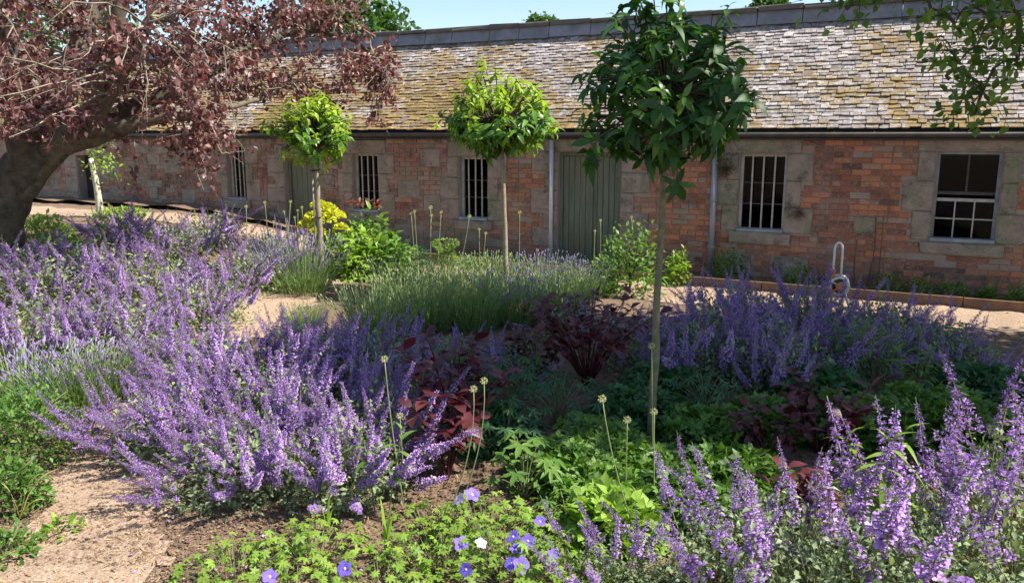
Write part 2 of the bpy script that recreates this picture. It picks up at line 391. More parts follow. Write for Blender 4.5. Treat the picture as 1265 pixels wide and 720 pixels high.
def glass_mat():
    m, nt, bs, N, L = newmat('glass')
    tr = N.new('ShaderNodeBsdfTransparent'); tr.inputs[0].default_value = (0.28, 0.30, 0.30, 1)
    gl = N.new('ShaderNodeBsdfGlossy'); gl.inputs['Roughness'].default_value = 0.06; gl.inputs[0].default_value = (0.6, 0.64, 0.66, 1)
    ms = N.new('ShaderNodeMixShader'); ms.inputs[0].default_value = 0.02; L.new(tr.outputs[0], ms.inputs[1]); L.new(gl.outputs[0], ms.inputs[2])
    L.new(ms.outputs[0], N['Material Output'].inputs[0]); return m
M['soil'], M['path'], M['brick'], M['mortar'], M['stone'], M['slate'] = soil_mat(), path_mat(), brick_mat(), mortar_mat(), stone_mat(), slate_mat()
M['door'], M['glass'] = door_mat(), glass_mat()

# ------------------------------------------------------------------ ground and paths
def ground():
    xs = np.concatenate([[-300, -150, -80, -45, -28, -19], np.arange(-14, 12.01, 0.13), [15, 20, 30, 50, 90, 160, 300]])
    ys = np.concatenate([[-60, -30, -12, -5, -2], np.arange(0, 18.01, 0.13), [20, 24, 32, 50, 90, 160, 300, 500]])
    X, Y = np.meshgrid(xs, ys); V = np.stack([X, Y, gz(X, Y)], 2).reshape(-1, 3)
    nx, ny = len(xs), len(ys); i = np.arange(nx * ny).reshape(ny, nx)
    q = np.stack([i[:-1, :-1], i[:-1, 1:], i[1:, 1:], i[1:, :-1]], 2).reshape(-1)
    o = add('ground', mesh('ground', T(V, loops=q, tot=np.full(len(q) // 4, 4)), M['soil'], True)); o['kind'] = 'structure'
ground()

# facade frame
FY = H / math.tan(PITCH - math.atan(35 / FPX))
UD = np.array([2032.0 / 1018, -1.0]); UD /= np.linalg.norm(UD)   # along the wall, to the right
ND = np.array([UD[1], -UD[0]])                                    # out of the wall, to the camera
FANG = math.atan2(UD[1], UD[0])
def fac(px, py, off=0.0):
    d = ray(px, py); t = (off + FY * ND[1]) / (d[0] * ND[0] + d[1] * ND[1])
    p = d * t + np.array([0, 0, H]); return float(p[0] * UD[0] + (p[1] - FY) * UD[1]), float(p[2])
def fw(u, off, z): return np.array([UD[0] * u + ND[0] * off, FY + UD[1] * u + ND[1] * off, z])
def smooth_line(pts, n=10):
    pts = np.array(pts, float); P = np.vstack([2 * pts[0] - pts[1], pts, 2 * pts[-1] - pts[-2]]); out = []
    for i in range(1, len(P) - 2):
        for t in np.linspace(0, 1, n, endpoint=False):
            a, b, c, d = P[i - 1], P[i], P[i + 1], P[i + 2]
            out.append(0.5 * (2 * b + (c - a) * t + (2 * a - 5 * b + 4 * c - d) * t * t + (3 * b - a - 3 * c + d) * t ** 3))
    out.append(pts[-1]); return np.array(out)
def path(name, line, width, step=0.07):
    line = smooth_line(line); lo, hi = line.min(0) - width, line.max(0) + width
    xs, ys = np.arange(lo[0], hi[0], step), np.arange(lo[1], hi[1], step)
    X, Y = np.meshgrid(xs, ys); d = np.full(X.shape, 1e9)
    for p in line: d = np.minimum(d, (X - p[0]) ** 2 + (Y - p[1]) ** 2)
    d = np.sqrt(d) + 0.06 * np.sin(X * 7 + 2 * np.sin(Y * 5)) + 0.05 * np.sin(Y * 13 + X * 3)
    ok = d < width / 2
    ok4 = ok[:-1, :-1] & ok[:-1, 1:] & ok[1:, 1:] & ok[1:, :-1]
    i = np.arange(X.size).reshape(X.shape)
    q = np.stack([i[:-1, :-1], i[:-1, 1:], i[1:, 1:], i[1:, :-1]], 2)[ok4]
    used, inv = np.unique(q, return_inverse=True)
    V = np.stack([X, Y, gz(X, Y) + 0.009], 2).reshape(-1, 3)[used]
    o = add(name, mesh(name, T(V, loops=inv.ravel(), tot=np.full(len(q), 4)), M['path'], True)); o['kind'] = 'structure'
bp = [fw(u, 1.35 + 0.5 * float(sst((-u - 3) / 6)), 0)[:2] for u in np.arange(-16, 11, 1.5)]
path('gravel_path', bp, 1.2)
side = [gp(40, 760)[:2], gp(110, 670)[:2], gp(150, 590)[:2], gp(165, 520)[:2], gp(190, 455)[:2], gp(300, 398)[:2], gp(380, 350)[:2], gp(430, 325)[:2]]
path('garden_path', side, .86)

# ------------------------------------------------------------------ the old brick range
B = thing('brick_outbuilding', (0, FY, 0), 'long low brick and stone outbuilding with mossy slate roof along the back', 'building', rz=FANG)
U0, U1 = -17.0, 11.5
ZE = 2.075
TH = 0.34
brng = np.random.default_rng(3)
def rect(x0, x1, y0, y1):
    """Opening on the facade from photo pixels of its left/right edges and top/bottom."""
    ym = (y0 + y1) / 2
    a, b = fac(x0, ym)[0], fac(x1, ym)[0]; xm = (x0 + x1) / 2
    return [a, b, fac(xm, y1)[1], fac(xm, y0)[1]]
W_ = {'w1': rect(281, 303, 179, 247), 'w2': rect(436, 467, 190, 262), 'w3': rect(567, 602, 194, 272), 'w4': rect(912, 970, 190, 287), 'w5': rect(1153, 1235, 187, 300)}
D_ = {'d1': rect(688, 766, 188, 330), 'd2': rect(353, 390, 196, 285), 'd3': rect(97, 115, 192, 262)}
openings = [tuple(v) for v in W_.values()] + [tuple([v[0], v[1], -0.3, v[3]]) for v in D_.values()]
# backing wall with openings (mortar)
us = sorted(set([U0, U1] + [e for o in openings for e in o[:2]]))
parts = []
for a, b in zip(us[:-1], us[1:]):
    m_ = (a + b) / 2; zs = [(-0.3, ZE - 0.03)]
    for o in openings:
        if o[0] < m_ < o[1]:
            nz = []
            for z0, z1 in zs:
                if o[2] > z0: nz.append((z0, min(o[2], z1)))
                if o[3] < z1: nz.append((max(o[3], z0), z1))
            zs = nz
    for z0, z1 in zs: parts.append(box(a, b, 0.012, TH, z0, z1))
parts.append(box(U0 - 0.2, U0, 0.012, 3.6, -0.3, ZE)); parts.append(box(U1, U1 + 0.2, 0.012, 3.6, -0.3, ZE))
wall = add('wall', mesh('wall', join(parts), M['mortar']), B)
back_wall = add('back_wall', mesh('back_wall', box(U0, U1, 3.4, 3.6, -0.3, ZE - 0.03), M['unlit_inside']), B)
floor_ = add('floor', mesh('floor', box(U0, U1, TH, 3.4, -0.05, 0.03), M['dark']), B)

# stone dressings: (u0,u1,z0,z1)
CH = 0.075
blocks, holes = [], list(openings)
def blk(a, b, z0, z1, proud=0.012): blocks.append((a, b, z0, z1, proud)); holes.append((a, b, z0, z1))
def snap(z): return round(z / CH) * CH
for k, o in list(W_.items()):
    a, b, z0, z1 = o
    lz = min(ZE - 0.04, z1 + 0.24)
    if k == 'w5': blk(a - 0.22, b + 0.20, z1 + 0.006, lz)
    else: blk(a - 0.20, b + 0.18, z1 + 0.006, lz)
    blk(a - 0.10, b + 0.10, z0 - 0.16, z0 - 0.006, 0.055)
    for sgn in (-1, 1):
        z = z0; i = 0 if sgn < 0 else 1
        nb = 3; hh = (z1 - z0) / nb
        for j in range(nb):
            wd = (0.34 if (j + i) % 2 else 0.20) + brng.uniform(-0.02, 0.03)
            if sgn < 0: blk(a - wd, a - 0.006, z + 0.004, z + hh - 0.004)
            else: blk(b + 0.006, b + wd, z + 0.004, z + hh - 0.004)
            z += hh
for k, o in D_.items():
    a, b, z0, z1 = o
    blk(a - 0.22, b + 0.22, z1 + 0.006, min(ZE - 0.04, z1 + 0.26))
    n = 6; hh = z1 / n
    for sgn in (-1, 1):
        for j in range(n):
            wd = (0.42 if (j + (sgn > 0)) % 2 else 0.22) + brng.uniform(-0.02, 0.03)
            if sgn < 0: blk(a - wd, a - 0.006, j * hh + 0.004, (j + 1) * hh - 0.004)
            else: blk(b + 0.006, b + wd, j * hh + 0.004, (j + 1) * hh - 0.004)
def clear(a, b, z0, z1, m=0.0):
    return all(b <= h[0] - m or a >= h[1] + m or z1 <= h[2] - m or z0 >= h[3] + m for h in holes)
# loose stones bonded into the brickwork, many at the left end, fewer at the right
for _ in range(1400):
    u = brng.uniform(U0, U1); leftness = float(sst((-u - 0.2) / 2.5))
    if brng.random() > 0.10 + 0.45 * leftness: continue
    hz = int(brng.choice([2, 3, 4])) * CH; wd = brng.uniform(0.24, 0.5)
    z0 = int(brng.integers(0, 26)) * CH
    if z0 + hz > ZE - 0.06 or not clear(u, u + wd, z0, z0 + hz, 0.002): continue
    if brng.random() < 0.7 - 0.35 * leftness: continue
    blk(u + 0.004, u + wd - 0.004, z0 + 0.004, z0 + hz - 0.004, brng.uniform(0.0, 0.010))
stones = []
for a, b, z0, z1, p in blocks:
    if b < U0 + 0.3: continue
    t = chunk(a, b, -p, 0.06, z0, z1, 0.014, 0.008, brng); stones.append(((a + b) / 2, (z0 + z1) / 2, t, b - a))
for u, z, t, wd in stones:
    t.tint[:] = brng.uniform(0, 1, 2)
    add('stone_block', mesh('stone_block', t, M['stone']), wall)
# bricks in running bond between the stones
blist = []
for row in range(-1, 28):
    z0 = row * CH + 0.004; z1 = (row + 1) * CH - 0.004
    if z1 > ZE - 0.02: z1 = ZE - 0.022
    if z1 - z0 < 0.03: continue
    cuts = sorted([(h[0], h[1]) for h in holes if h[2] < z1 and h[3] > z0])
    iv, x = [], U0
    for a, b in cuts:
        if a > x: iv.append((x, a))
        x = max(x, b)
    if x < U1: iv.append((x, U1))
    bond = row % 2
    for a, b in iv:
        u = math.floor(a / 0.235) * 0.235 + (0.1175 if bond else 0)
        if u > a: u -= 0.235
        while u < b:
            s, e = max(u, a) + 0.005, min(u + 0.235, b) - 0.005
            if row % 5 == 3: # header course now and then
                mids = [(s, (s + e) / 2 - 0.005), ((s + e) / 2 + 0.005, e)] if e - s > 0.15 else [(s, e)]
            else: mids = [(s, e)]
            for s_, e_ in mids:
                if e_ - s_ > 0.03: blist.append((s_, e_, z0, z1))
            u += 0.235
def zone(u, z):
    """How fiery the bricks are here: orange-red by the doors and right window, browner at the left."""
    n = math.sin(u * 1.7 + 2 * math.sin(z * 3)) * 0.5 + math.sin(u * 3.9 - z * 5) * 0.3
    pts = [(-17, 0.42), (-6, 0.42), (-1.6, 0.42), (-0.2, 0.62), (0.6, 0.72), (1.6, 0.70), (2.8, 0.70), (3.9, 0.44), (4.3, 0.62), (4.6, 0.34), (5.2, 0.68), (5.7, 0.45), (6.2, 0.42), (7, 0.72), (12, 0.6)]
    return float(np.interp(u, [p[0] for p in pts], [p[1] for p in pts])) + 0.08 * n
NT = 14
unit = [None] * NT
def brick_unit(i):
    if unit[i] is None:
        t = chunk(-0.5, 0.5, -0.5, 0.5, -0.5, 0.5, 0.0)
        V = t.V; V[8:, 0] *= 0.965; V[8:, 2] *= 0.88; V[4:8, 1] += 0.16; V[8:] += brng.uniform(-0.02, 0.02, (4, 3))
        t.tint[:, 0] = (i + 0.5) / NT; t.tint[:, 1] = brng.uniform(0.2, 0.8); unit[i] = (t, mesh('brick', t, M['brick']))
    return unit[i]
bl = []
for s, e, z0, z1 in blist:
    u, z = (s + e) / 2, (z0 + z1) / 2
    wp = fw(u, 0, z); px, py = proj(wp)
    c = zone(u, z) + brng.normal(0, 0.15)
    if brng.random() < 0.07: c = 1.0
    c = min(0.999, max(0.0, c))
    hid = py > 345 - max(0, (1100 - px)) * 0.03 or px < 0 or px > 1265
    bl.append((1e3 * hid + wp[1], s, e, z0, z1, int(c * NT)))
bl.sort()
Ms, Ps, Ts = {}, {}, {}
for k, (sc, s, e, z0, z1, ti) in enumerate(bl):
    p = brng.uniform(-0.003, 0.004)
    pos = ((s + e) / 2, 0.028 - p, (z0 + z1) / 2); dim = (e - s, 0.056, z1 - z0)
    if brng.random() < 0.012: pos = (pos[0], pos[1] + 0.016, pos[2])     # spalled back
    t, me = brick_unit(ti)
    if k < 300: add('brick', me, wall, pos, None, dim)
    else:
        Ms.setdefault(ti, []).append(np.diag(dim)); Ps.setdefault(ti, []).append(pos)
rest = []
for ti in Ms:
    t = unit[ti][0]; tt = np.stack([np.full(len(Ps[ti]), (ti + 0.5) / NT), brng.uniform(0.1, 0.9, len(Ps[ti]))], 1)
    rest.append(scatter(t, Ms[ti], Ps[ti], tt))
add('brickwork', mesh('brickwork', join(rest), M['brick']), wall, stuff=True)

# roof
PR = R(40); RW = 1.80; OV = 0.13
SL = (RW + OV) / math.cos(PR)
def roofpt(u, s, h=0.0):
    """s up the slope from the eaves, h above it (local coordinates)."""
    return np.array([u, -OV + s * math.cos(PR) - h * math.sin(PR), ZE + s * math.sin(PR) + h * math.cos(PR)])
ZR = ZE + SL * math.sin(PR)
rv = [(U0 - 0.3, -OV + 0.02, ZE - 0.02), (U1 + 0.3, -OV + 0.02, ZE - 0.02), (U1 + 0.3, RW, ZR - 0.03), (U0 - 0.3, RW, ZR - 0.03), (U0 - 0.3, 2 * RW + OV, ZE - 0.02), (U1 + 0.3, 2 * RW + OV, ZE - 0.02)]
rv += [(x, y, z - 0.09) for x, y, z in rv]
for ux in (U0 - 0.12, U1 + 0.02):
    gv = [(ux, 0.0, ZE - 0.002), (ux, 2 * RW, ZE - 0.002), (ux, RW, ZR - 0.14)]; gv += [(x + 0.1, y, z) for x, y, z in gv]
    add('gable', mesh('gable', T(gv, [(0, 2, 1), (3, 4, 5), (0, 1, 4, 3), (1, 2, 5, 4), (2, 0, 3, 5)]), M['stone']), B)
roof = add('roof', mesh('roof', T(rv, [(0, 1, 2, 3), (3, 2, 5, 4), (7, 6, 9, 8), (8, 9, 10, 11), (0, 6, 7, 1), (4, 5, 11, 10), (0, 3, 9, 6), (3, 4, 10, 9), (1, 7, 8, 2), (2, 8, 11, 5)]), M['dark']), B)
NR = 32; EX = SL / NR
rb = Matrix.Rotation(PR, 3, 'X')
RB = np.array(rb)
slates = []
for r_ in range(NR):
    u = U0 - 0.3 + brng.uniform(0, 0.2); h = 1.0 - 0.25 * r_ / NR
    while u < U1 + 0.3:
        wd = brng.uniform(0.095, 0.215) * h
        s0 = r_ * EX + brng.uniform(-0.014, 0.010)
        ln = EX * 2.05; th = brng.uniform(0.008, 0.019)
        tilt = math.atan2(0.021, ln) + brng.uniform(-0.015, 0.04)
        slates.append((u, u + wd - brng.uniform(0.002, 0.012), s0, ln, th, tilt, brng.uniform(-0.02, 0.02), r_))
        u += wd
SU = []
for i in range(10):
    x = brng.uniform(-0.03, 0.03, (8, 1))
    V = np.array([(-0.5, 0, 0), (0.5, 0, 0), (0.5, 1, 0), (-0.5, 1, 0), (-0.5, 0, 1), (0.5, 0, 1), (0.5, 1, 1), (-0.5, 1, 1)], float)
    ec = brng.uniform(-0.05, 0.05, 2); V[[0, 4], 1] += ec[0]; V[[1, 5], 1] += ec[1]; V[[0, 4], 0] += brng.uniform(-.02, .03); V[[1, 5], 0] -= brng.uniform(-.02, .03)
    # a dip in the lower edge: split front edge at the middle
    V = np.vstack([V, [(0, brng.uniform(-0.04, 0.05), 0), (0, brng.uniform(-0.04, 0.05), 1)]]); V[9, 1] = V[8, 1]
    F = [(0, 3, 2, 1, 8), (4, 9, 5, 6, 7), (0, 8, 9, 4), (8, 1, 5, 9), (1, 2, 6, 5), (2, 3, 7, 6), (3, 0, 4, 7)]
    t = T(V, F); t.tint[:] = ((i + 0.5) / 10, brng.uniform(0.1, 0.9)); SU.append((t, mesh('slate', t, M['slate'])))
order = []
for sl in slates:
    lp = roofpt((sl[0] + sl[1]) / 2, sl[2]); wp = fw(lp[0], -lp[1], lp[2]); px, py = proj(wp)
    order.append((wp[1] + 100 * (px < 0 or px > 1265 or py < 0 or py > 165), sl))
order.sort(key=lambda q: q[0])
SM = {i: ([], []) for i in range(10)}
for k, (sc, sl) in enumerate(order):
    a, b, s0, ln, th, tilt, yaw, r_ = sl
    i = int(brng.integers(0, 10))
    rot = np.array(Matrix.Rotation(PR - tilt, 3, 'X') @ Matrix.Rotation(yaw, 3, 'Z'))
    m3 = rot @ np.diag([b - a, ln, th]); pos = roofpt((a + b) / 2, s0, 0.026 + 0.004 * ((k * 7) % 3))
    if k < 300: add('slate', SU[i][1], roof, mat=M4(m3, pos))
    else: SM[i][0].append(m3); SM[i][1].append(pos)
rest = []
for i in range(10):
    n = len(SM[i][1])
    rest.append(scatter(SU[i][0], SM[i][0], SM[i][1], brng.uniform(0, 1, (n, 2))))
add('slating', mesh('slating', join(rest), M['slate']), roof, stuff=True)
# ridge: squared stones under a dark capping
M['ridge'] = plain('ridge', (0.28, 0.28, 0.31), 0.9, 0, (0.17, 0.165, 0.17), 5, 0.6)
M['cap'] = plain('cap', (0.10, 0.09, 0.09), 0.9, 0, (0.17, 0.15, 0.12), 6, 0.3)
u = U0 - 0.3
while u < U1 + 0.3:
    ln = brng.uniform(0.55, 0.8); e = u + ln - 0.012; j = brng.uniform(-0.008, 0.008)
    z0 = ZR - 0.05 + j
    V = [(u, RW - 0.17, z0), (e, RW - 0.17, z0), (e, RW - 0.11, z0 + 0.20), (u, RW - 0.11, z0 + 0.20), (u, RW + 0.11, z0 + 0.20), (e, RW + 0.11, z0 + 0.20), (e, RW + 0.17, z0), (u, RW + 0.17, z0)]
    st = add('ridge_stone', mesh('ridge_stone', T(V, [(0, 1, 2, 3), (3, 2, 5, 4), (4, 5, 6, 7), (0, 3, 4, 7), (1, 6, 5, 2), (0, 7, 6, 1)]), M['ridge']), roof)
    c = chunk(u + 0.003, e + 0.009, -0.155, 0.155, 0, 0.07, 0.014, 0.012, brng); c.V += np.array([0, RW, z0 + 0.203])
    add('ridge_cap', mesh('ridge_cap', c, M['cap']), roof)
    u += ln
# gutter and pipes
gut = tube([(U0, -OV + 0.005, ZE - 0.055), (U1, -OV + 0.005, ZE - 0.055)], 0.038, 10)
add('gutter', mesh('gutter', gut, M['iron'], True), B)
add('eaves_board', mesh('eaves_board', box(U0, U1, -0.09, -0.016, ZE - 0.13, ZE - 0.03), M['iron']), B)
def pipe(name, px0, px1, pyb, mat, r, brackets=True):
    ua, ub = fac(px0, 195)[0], fac(px1, pyb)[0]; u = (ua + ub) / 2
    t = tube([(u, -0.055, -0.05), (u, -0.055, ZE - 0.14)], r, 10)
    if brackets: t = join([t] + [tube([(u, -0.055, z), (u, -0.055, z + 0.03)], r * 1.35, 10) for z in (0.45, 1.1, 1.7)])
    return add(name, mesh(name, t, M[mat], True), B)
pipe('downpipe', 683, 682, 320, 'white_pipe', 0.032, False)['label'] = 'pale lilac painted pipe beside the double door'
pipe('downpipe', 884, 880, 320, 'grey_pipe', 0.042)['label'] = 'grey downpipe left of the barred window'

# windows and doors
def part(name, t, mat, parent, smooth=False):
    return add(name, mesh(name, t, M[mat], smooth), parent)
def window(o, kind, label):
    a, b, z0, z1 = o; y0 = 0.10
    fr = 0.04
    f = join([box(a, a + fr, y0, y0 + 0.06, z0, z1), box(b - fr, b, y0, y0 + 0.06, z0, z1), box(a + fr, b - fr, y0 + 0.002, y0 + 0.058, z1 - fr, z1), box(a + fr, b - fr, y0 + 0.002, y0 + 0.058, z0, z0 + fr * 1.2)])
    win = part('window', f, 'white_paint' if kind == 'bars' else 'blue_paint', B); win['label'] = label
    part('window_sill', join([box(a + 0.003, b - 0.003, -0.02, y0 - 0.003, z0 + 0.002, z0 + 0.045)]), 'blue_paint', win)
    if kind == 'bars':
        part('pane', box(a + fr, b - fr, y0 + 0.035, y0 + 0.041, z0 + fr, z1 - fr), 'glass', win)
        n = 3; step = (b - a - fr) / (n + 1)
        for i in range(n):
            u = a + fr / 2 + step * (i + 1)
            part('window_bar', tube([(u, y0 - 0.015, z0 + 0.03), (u + brng.uniform(-.006, .006), y0 - 0.015, z1)], 0.0125, 8), 'bar', win)
        for q in (0.35, 0.62): part('glazing_bar', box(a + fr, b - fr, y0 + 0.015, y0 + 0.03, z0 + (z1 - z0) * q, z0 + (z1 - z0) * q + 0.016), 'iron', win)
    else:
        zm = z0 + (z1 - z0) * 0.465
        part('meeting_rail', box(a + fr, b - fr, y0 - 0.008, y0 + 0.03, zm - 0.02, zm + 0.02), 'white_paint', win)
        part('upper_rail', box(a + fr, b - fr, y0 + 0.035, y0 + 0.055, zm + 0.06, zm + 0.10), 'iron', win)
        x0, x1 = a + fr, b - fr; w3 = (x1 - x0) / 3
        zb = z0 + fr * 1.2; zc = (zb + zm) / 2
        for i in range(3):
            for q0, q1 in ((zb, zc - 0.008), (zc + 0.008, zm - 0.02)):
                part('pane', box(x0 + i * w3 + 0.008, x0 + (i + 1) * w3 - 0.008, y0 + 0.010, y0 + 0.015, q0, q1), 'glass', win)
        for i in (1, 2): part('glazing_bar', box(x0 + i * w3 - 0.008, x0 + i * w3 + 0.008, y0 - 0.005, y0 + 0.022, zb, zm - 0.021), 'white_paint', win)
        part('glazing_bar', box(x0, x1, y0 - 0.002, y0 + 0.02, zc - 0.008, zc + 0.008), 'white_paint', win)
        um = (x0 + x1) / 2
        part('glazing_bar', box(um - 0.011, um + 0.011, y0 + 0.03, y0 + 0.052, zm + 0.101, z1 - fr), 'iron', win)
        for q0, q1 in ((x0, um - 0.011), (um + 0.011, x1)): part('pane', box(q0, q1, y0 + 0.039, y0 + 0.044, zm + 0.10, z1 - fr), 'glass', win)
window(W_['w1'], 'bars', 'barred window at the far end under the copper leaves')
window(W_['w2'], 'bars', 'barred window above the yellow flowers')
window(W_['w3'], 'bars', 'barred window beside the middle round-headed tree')
window(W_['w4'], 'bars', 'wide barred window right of the grey downpipe')
window(W_['w5'], 'sash', 'sash window with six small panes below two dark ones')
def door(o, n, label, leafs=1):
    a, b, z0, z1 = o; z0 = 0.03; y0 = 0.10
    f = join([box(a, a + 0.05, y0, y0 + 0.08, z0, z1), box(b - 0.05, b, y0, y0 + 0.08, z0, z1), box(a + 0.05, b - 0.05, y0 + 0.002, y0 + 0.078, z1 - 0.06, z1)])
    d = part('door', f, 'door', B); d['label'] = label
    w_ = (b - a - 0.1) / n
    for i in range(n):
        t = chunk(a + 0.05 + i * w_ + 0.002, a + 0.05 + (i + 1) * w_ - 0.003, y0 + 0.03 + (0.012 if leafs == 2 and i >= n // 2 else 0) + brng.uniform(0, .004), y0 + 0.065, z0 + brng.uniform(0, 0.02), z1 - 0.064, 0.006)
        part('plank', t, 'door', d)
    if leafs == 2: part('cover_strip', box((a + b) / 2 - 0.02, (a + b) / 2 + 0.03, y0 + 0.012, y0 + 0.03, z0 + 0.02, z1 - 0.068), 'door', d)
door(D_['d1'], 10, 'weathered green double door of vertical boards', 2)
door(D_['d2'], 5, 'green boarded door behind the left round-headed tree')
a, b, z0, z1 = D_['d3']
part('door', box(a, b, 0.2, 0.24, 0, z1), 'dark', B)['label'] = 'dark panel painting the shade inside the open doorway near the copper tree'  # near-black panel stands in for the shade behind the opening

# timber edging along the wall border
eb = thing('timber_edging', tuple(fw(0, 0.66, 0)), 'row of low brown timber boards edging the border below the wall', 'edging', rz=FANG)
u = -4.0
while u < 11:
    e = u + brng.uniform(1.6, 2.4); zz = [float(gz(*fw(q, 0.66, 0)[:2])) for q in (u, e)]
    t = box(u, e - 0.012, -0.02, 0.02, -0.1, 0.12); t.V[:, 2] += np.interp(t.V[:, 0], [u, e], zz) + brng.uniform(-0.008, 0.008)
    add('edging_board', mesh('edging_board', t, M['board']), eb); u = e
# border soil heaped against the wall
eb2 = []
us = np.arange(-16, 11, 0.3); offs = np.linspace(0.0, 0.645, 5)
V = np.array([[*fw(q, o_, 0)[:2], float(gz(*fw(q, o_, 0)[:2])) + 0.07 + 0.02 * math.sin(q * 5 + o_ * 9)] for q in us for o_ in offs])
i = np.arange(len(V)).reshape(len(us), 5); q = np.stack([i[:-1, :-1], i[:-1, 1:], i[1:, 1:], i[1:, :-1]], 2).reshape(-1)
add('border_soil', mesh('border_soil', T(V, loops=q, tot=np.full(len(q) // 4, 4)), M['soil'], True))['kind'] = 'structure'

#PLANTS
# ------------------------------------------------------------------ catmint
prng = np.random.default_rng(11)
def floret():
    """One lipped flower along +Y, 1 long: a narrow calyx and two petals."""
    c = T([(-.10, 0, 0), (.10, 0, 0), (0, 0, .12), (-.14, .5, -.06), (.14, .5, -.06), (0, .5, .16)], [(0, 1, 4, 3), (1, 2, 5, 4), (2, 0, 3, 5)], 2)
    p = T([(-.10, .42, 0), (.10, .42, 0), (.36, .92, -.22), (-.36, .92, -.22), (0, 1.05, -.34), (-.09, .45, .08), (.09, .45, .08), (.22, .85, .38), (-.22, .85, .38)],
          [(0, 1, 2, 3), (3, 2, 4), (5, 6, 7, 8)], 3)
    return join([c, p])
FLO = floret()
SLEAF = leaf(1, 0.55, 0.5, 0.25, 2, 1)
def whorls(r, pts, s0, L, rad0, rad1, sp0, sp1, dens):
    """Rings of florets round the curve pts between s0 and its end."""
    Ms_, Ps_, Tt = [], [], []
    seg = np.linalg.norm(np.diff(pts, axis=0), axis=1); cum = np.concatenate([[0], np.cumsum(seg)])
    s = s0
    while s < L:
        f = (s - s0) / max(1e-6, L - s0)
        c = np.array([np.interp(s, cum, pts[:, k]) for k in range(3)]); c2 = np.array([np.interp(min(L, s + .02), cum, pts[:, k]) for k in range(3)])
        t = c2 - c; t /= np.linalg.norm(t) + 1e-9
        rad = (rad0 + (rad1 - rad0) * f) * r.uniform(0.8, 1.2)
        n = max(5, int(1.6 * dens * (1 - 0.45 * f) * r.uniform(0.75, 1.2)))
        d = rdir(n, r); d -= np.outer(d @ t, t); d /= np.linalg.norm(d, axis=1)[:, None] + 1e-9
        d = d + t * r.uniform(0.05, 0.95, (n, 1))
        ln = rad * r.uniform(0.42, 0.78, n)
        m = basis(d, t) * ln[:, None, None] * 0.95
        Ms_.append(m); Ps_.append(c + d * rad * r.uniform(.12, .62, (n, 1)) + t * r.uniform(-.006, .006, (n, 1))); Tt.append(np.stack([r.uniform(0, 1, n), r.uniform(0, 1, n)], 1))
        s += sp0 + (sp1 - sp0) * f
    return scatter(FLO, np.concatenate(Ms_), np.concatenate(Ps_), np.concatenate(Tt))
def spike(r, L=0.62, fl=0.48, dens=12, lat=4, wr=1.0, ws=1.0):
    bx, by = r.uniform(-.17, .17, 2)
    t = np.linspace(0, 1, 8)
    pts = np.stack([bx * t ** 2 * L * 2, by * t ** 2 * L * 2, L * t], 1)
    ts = [tube(pts, np.linspace(0.0034, 0.0014, 8), 4, 0, False)]
    ts.append(whorls(r, pts, L * (1 - fl), L, 0.030 * wr, 0.011 * wr, 0.026 * ws, 0.012 * ws, dens))
    for k in range(lat):
        s = L * (1 - fl) * r.uniform(0.62, 1.02); a = r.uniform(0, 6.28); c = np.array([np.interp(s, L * t, pts[:, q]) for q in range(3)])
        ln = r.uniform(0.05, 0.11); d = np.array([math.cos(a) * .7, math.sin(a) * .7, 1.0]); d /= np.linalg.norm(d)
        lp = np.array([c, c + d * ln * .5, c + d * ln + np.array([0, 0, .01])])
        ts.append(tube(lp, [.002, .0015, .001], 3, 0, False)); ts.append(whorls(r, lp, ln * .45, ln, 0.021, 0.011, 0.02, 0.014, dens * .7))
    n = 0; Ms_, Ps_ = [], []
    for s in np.arange(0.08, L * .8, 0.045):
        a = r.uniform(0, 3.14)
        c = np.array([np.interp(s, L * t, pts[:, q]) for q in range(3)])
        for q in (0, math.pi):
            d = np.array([[math.cos(a + q), math.sin(a + q), 0.35]])
            Ms_.append(basis(d, [0, 0, 1])[0] * r.uniform(.024, .042)); Ps_.append(c)
    ts.append(scatter(SLEAF, Ms_, Ps_, rtint(len(Ps_), r)))
    return join(ts)
CATM = [M['stem'], M['cat_leaf'], M['calyx'], M['petal']]
SPIKES = [mesh('flower_spike', spike(prng, 0.62, prng.uniform(.4, .56), prng.uniform(11, 15), int(prng.integers(3, 7))), CATM) for _ in range(9)]
NEARSP = [mesh('flower_spike', spike(prng, 0.62, prng.uniform(.34, .52), prng.uniform(9, 13), int(prng.integers(2, 6)), 1.12, 1.2), CATM) for _ in range(10)]
FARSP = [mesh('flower_spike', spike(prng, 0.62, prng.uniform(.42, .6), 11, 4), CATM) for _ in range(5)]
def dome(r, n, R0, H0, lf, ls, flat=0.6, inner=0.55):
    """Leaves through a mound R0 wide and H0 high."""
    d = rdir(n, r); d[:, 2] = np.abs(d[:, 2]); q = r.uniform(inner, 1.02, n) ** 0.6
    lump = 1 + 0.16 * np.sin(d[:, 0] * 5 + d[:, 1] * 3) * np.sin(d[:, 1] * 6 - d[:, 2] * 4)
    P = d * np.array([R0, R0, H0]) * (q * lump)[:, None]
    dd = d * 0.7 + rdir(n, r) * 0.75 + np.array([0, 0, 0.15])
    m = basis(dd, np.array([0, 0, 1]) + rdir(n, r) * flat) * (ls * r.uniform(0.6, 1.25, n))[:, None, None]
    return scatter(lf, m, P, rtint(n, r))
CLEAF = leaf(1, 0.6, 0.4, 0.25, 2, 0)
DOMES = []
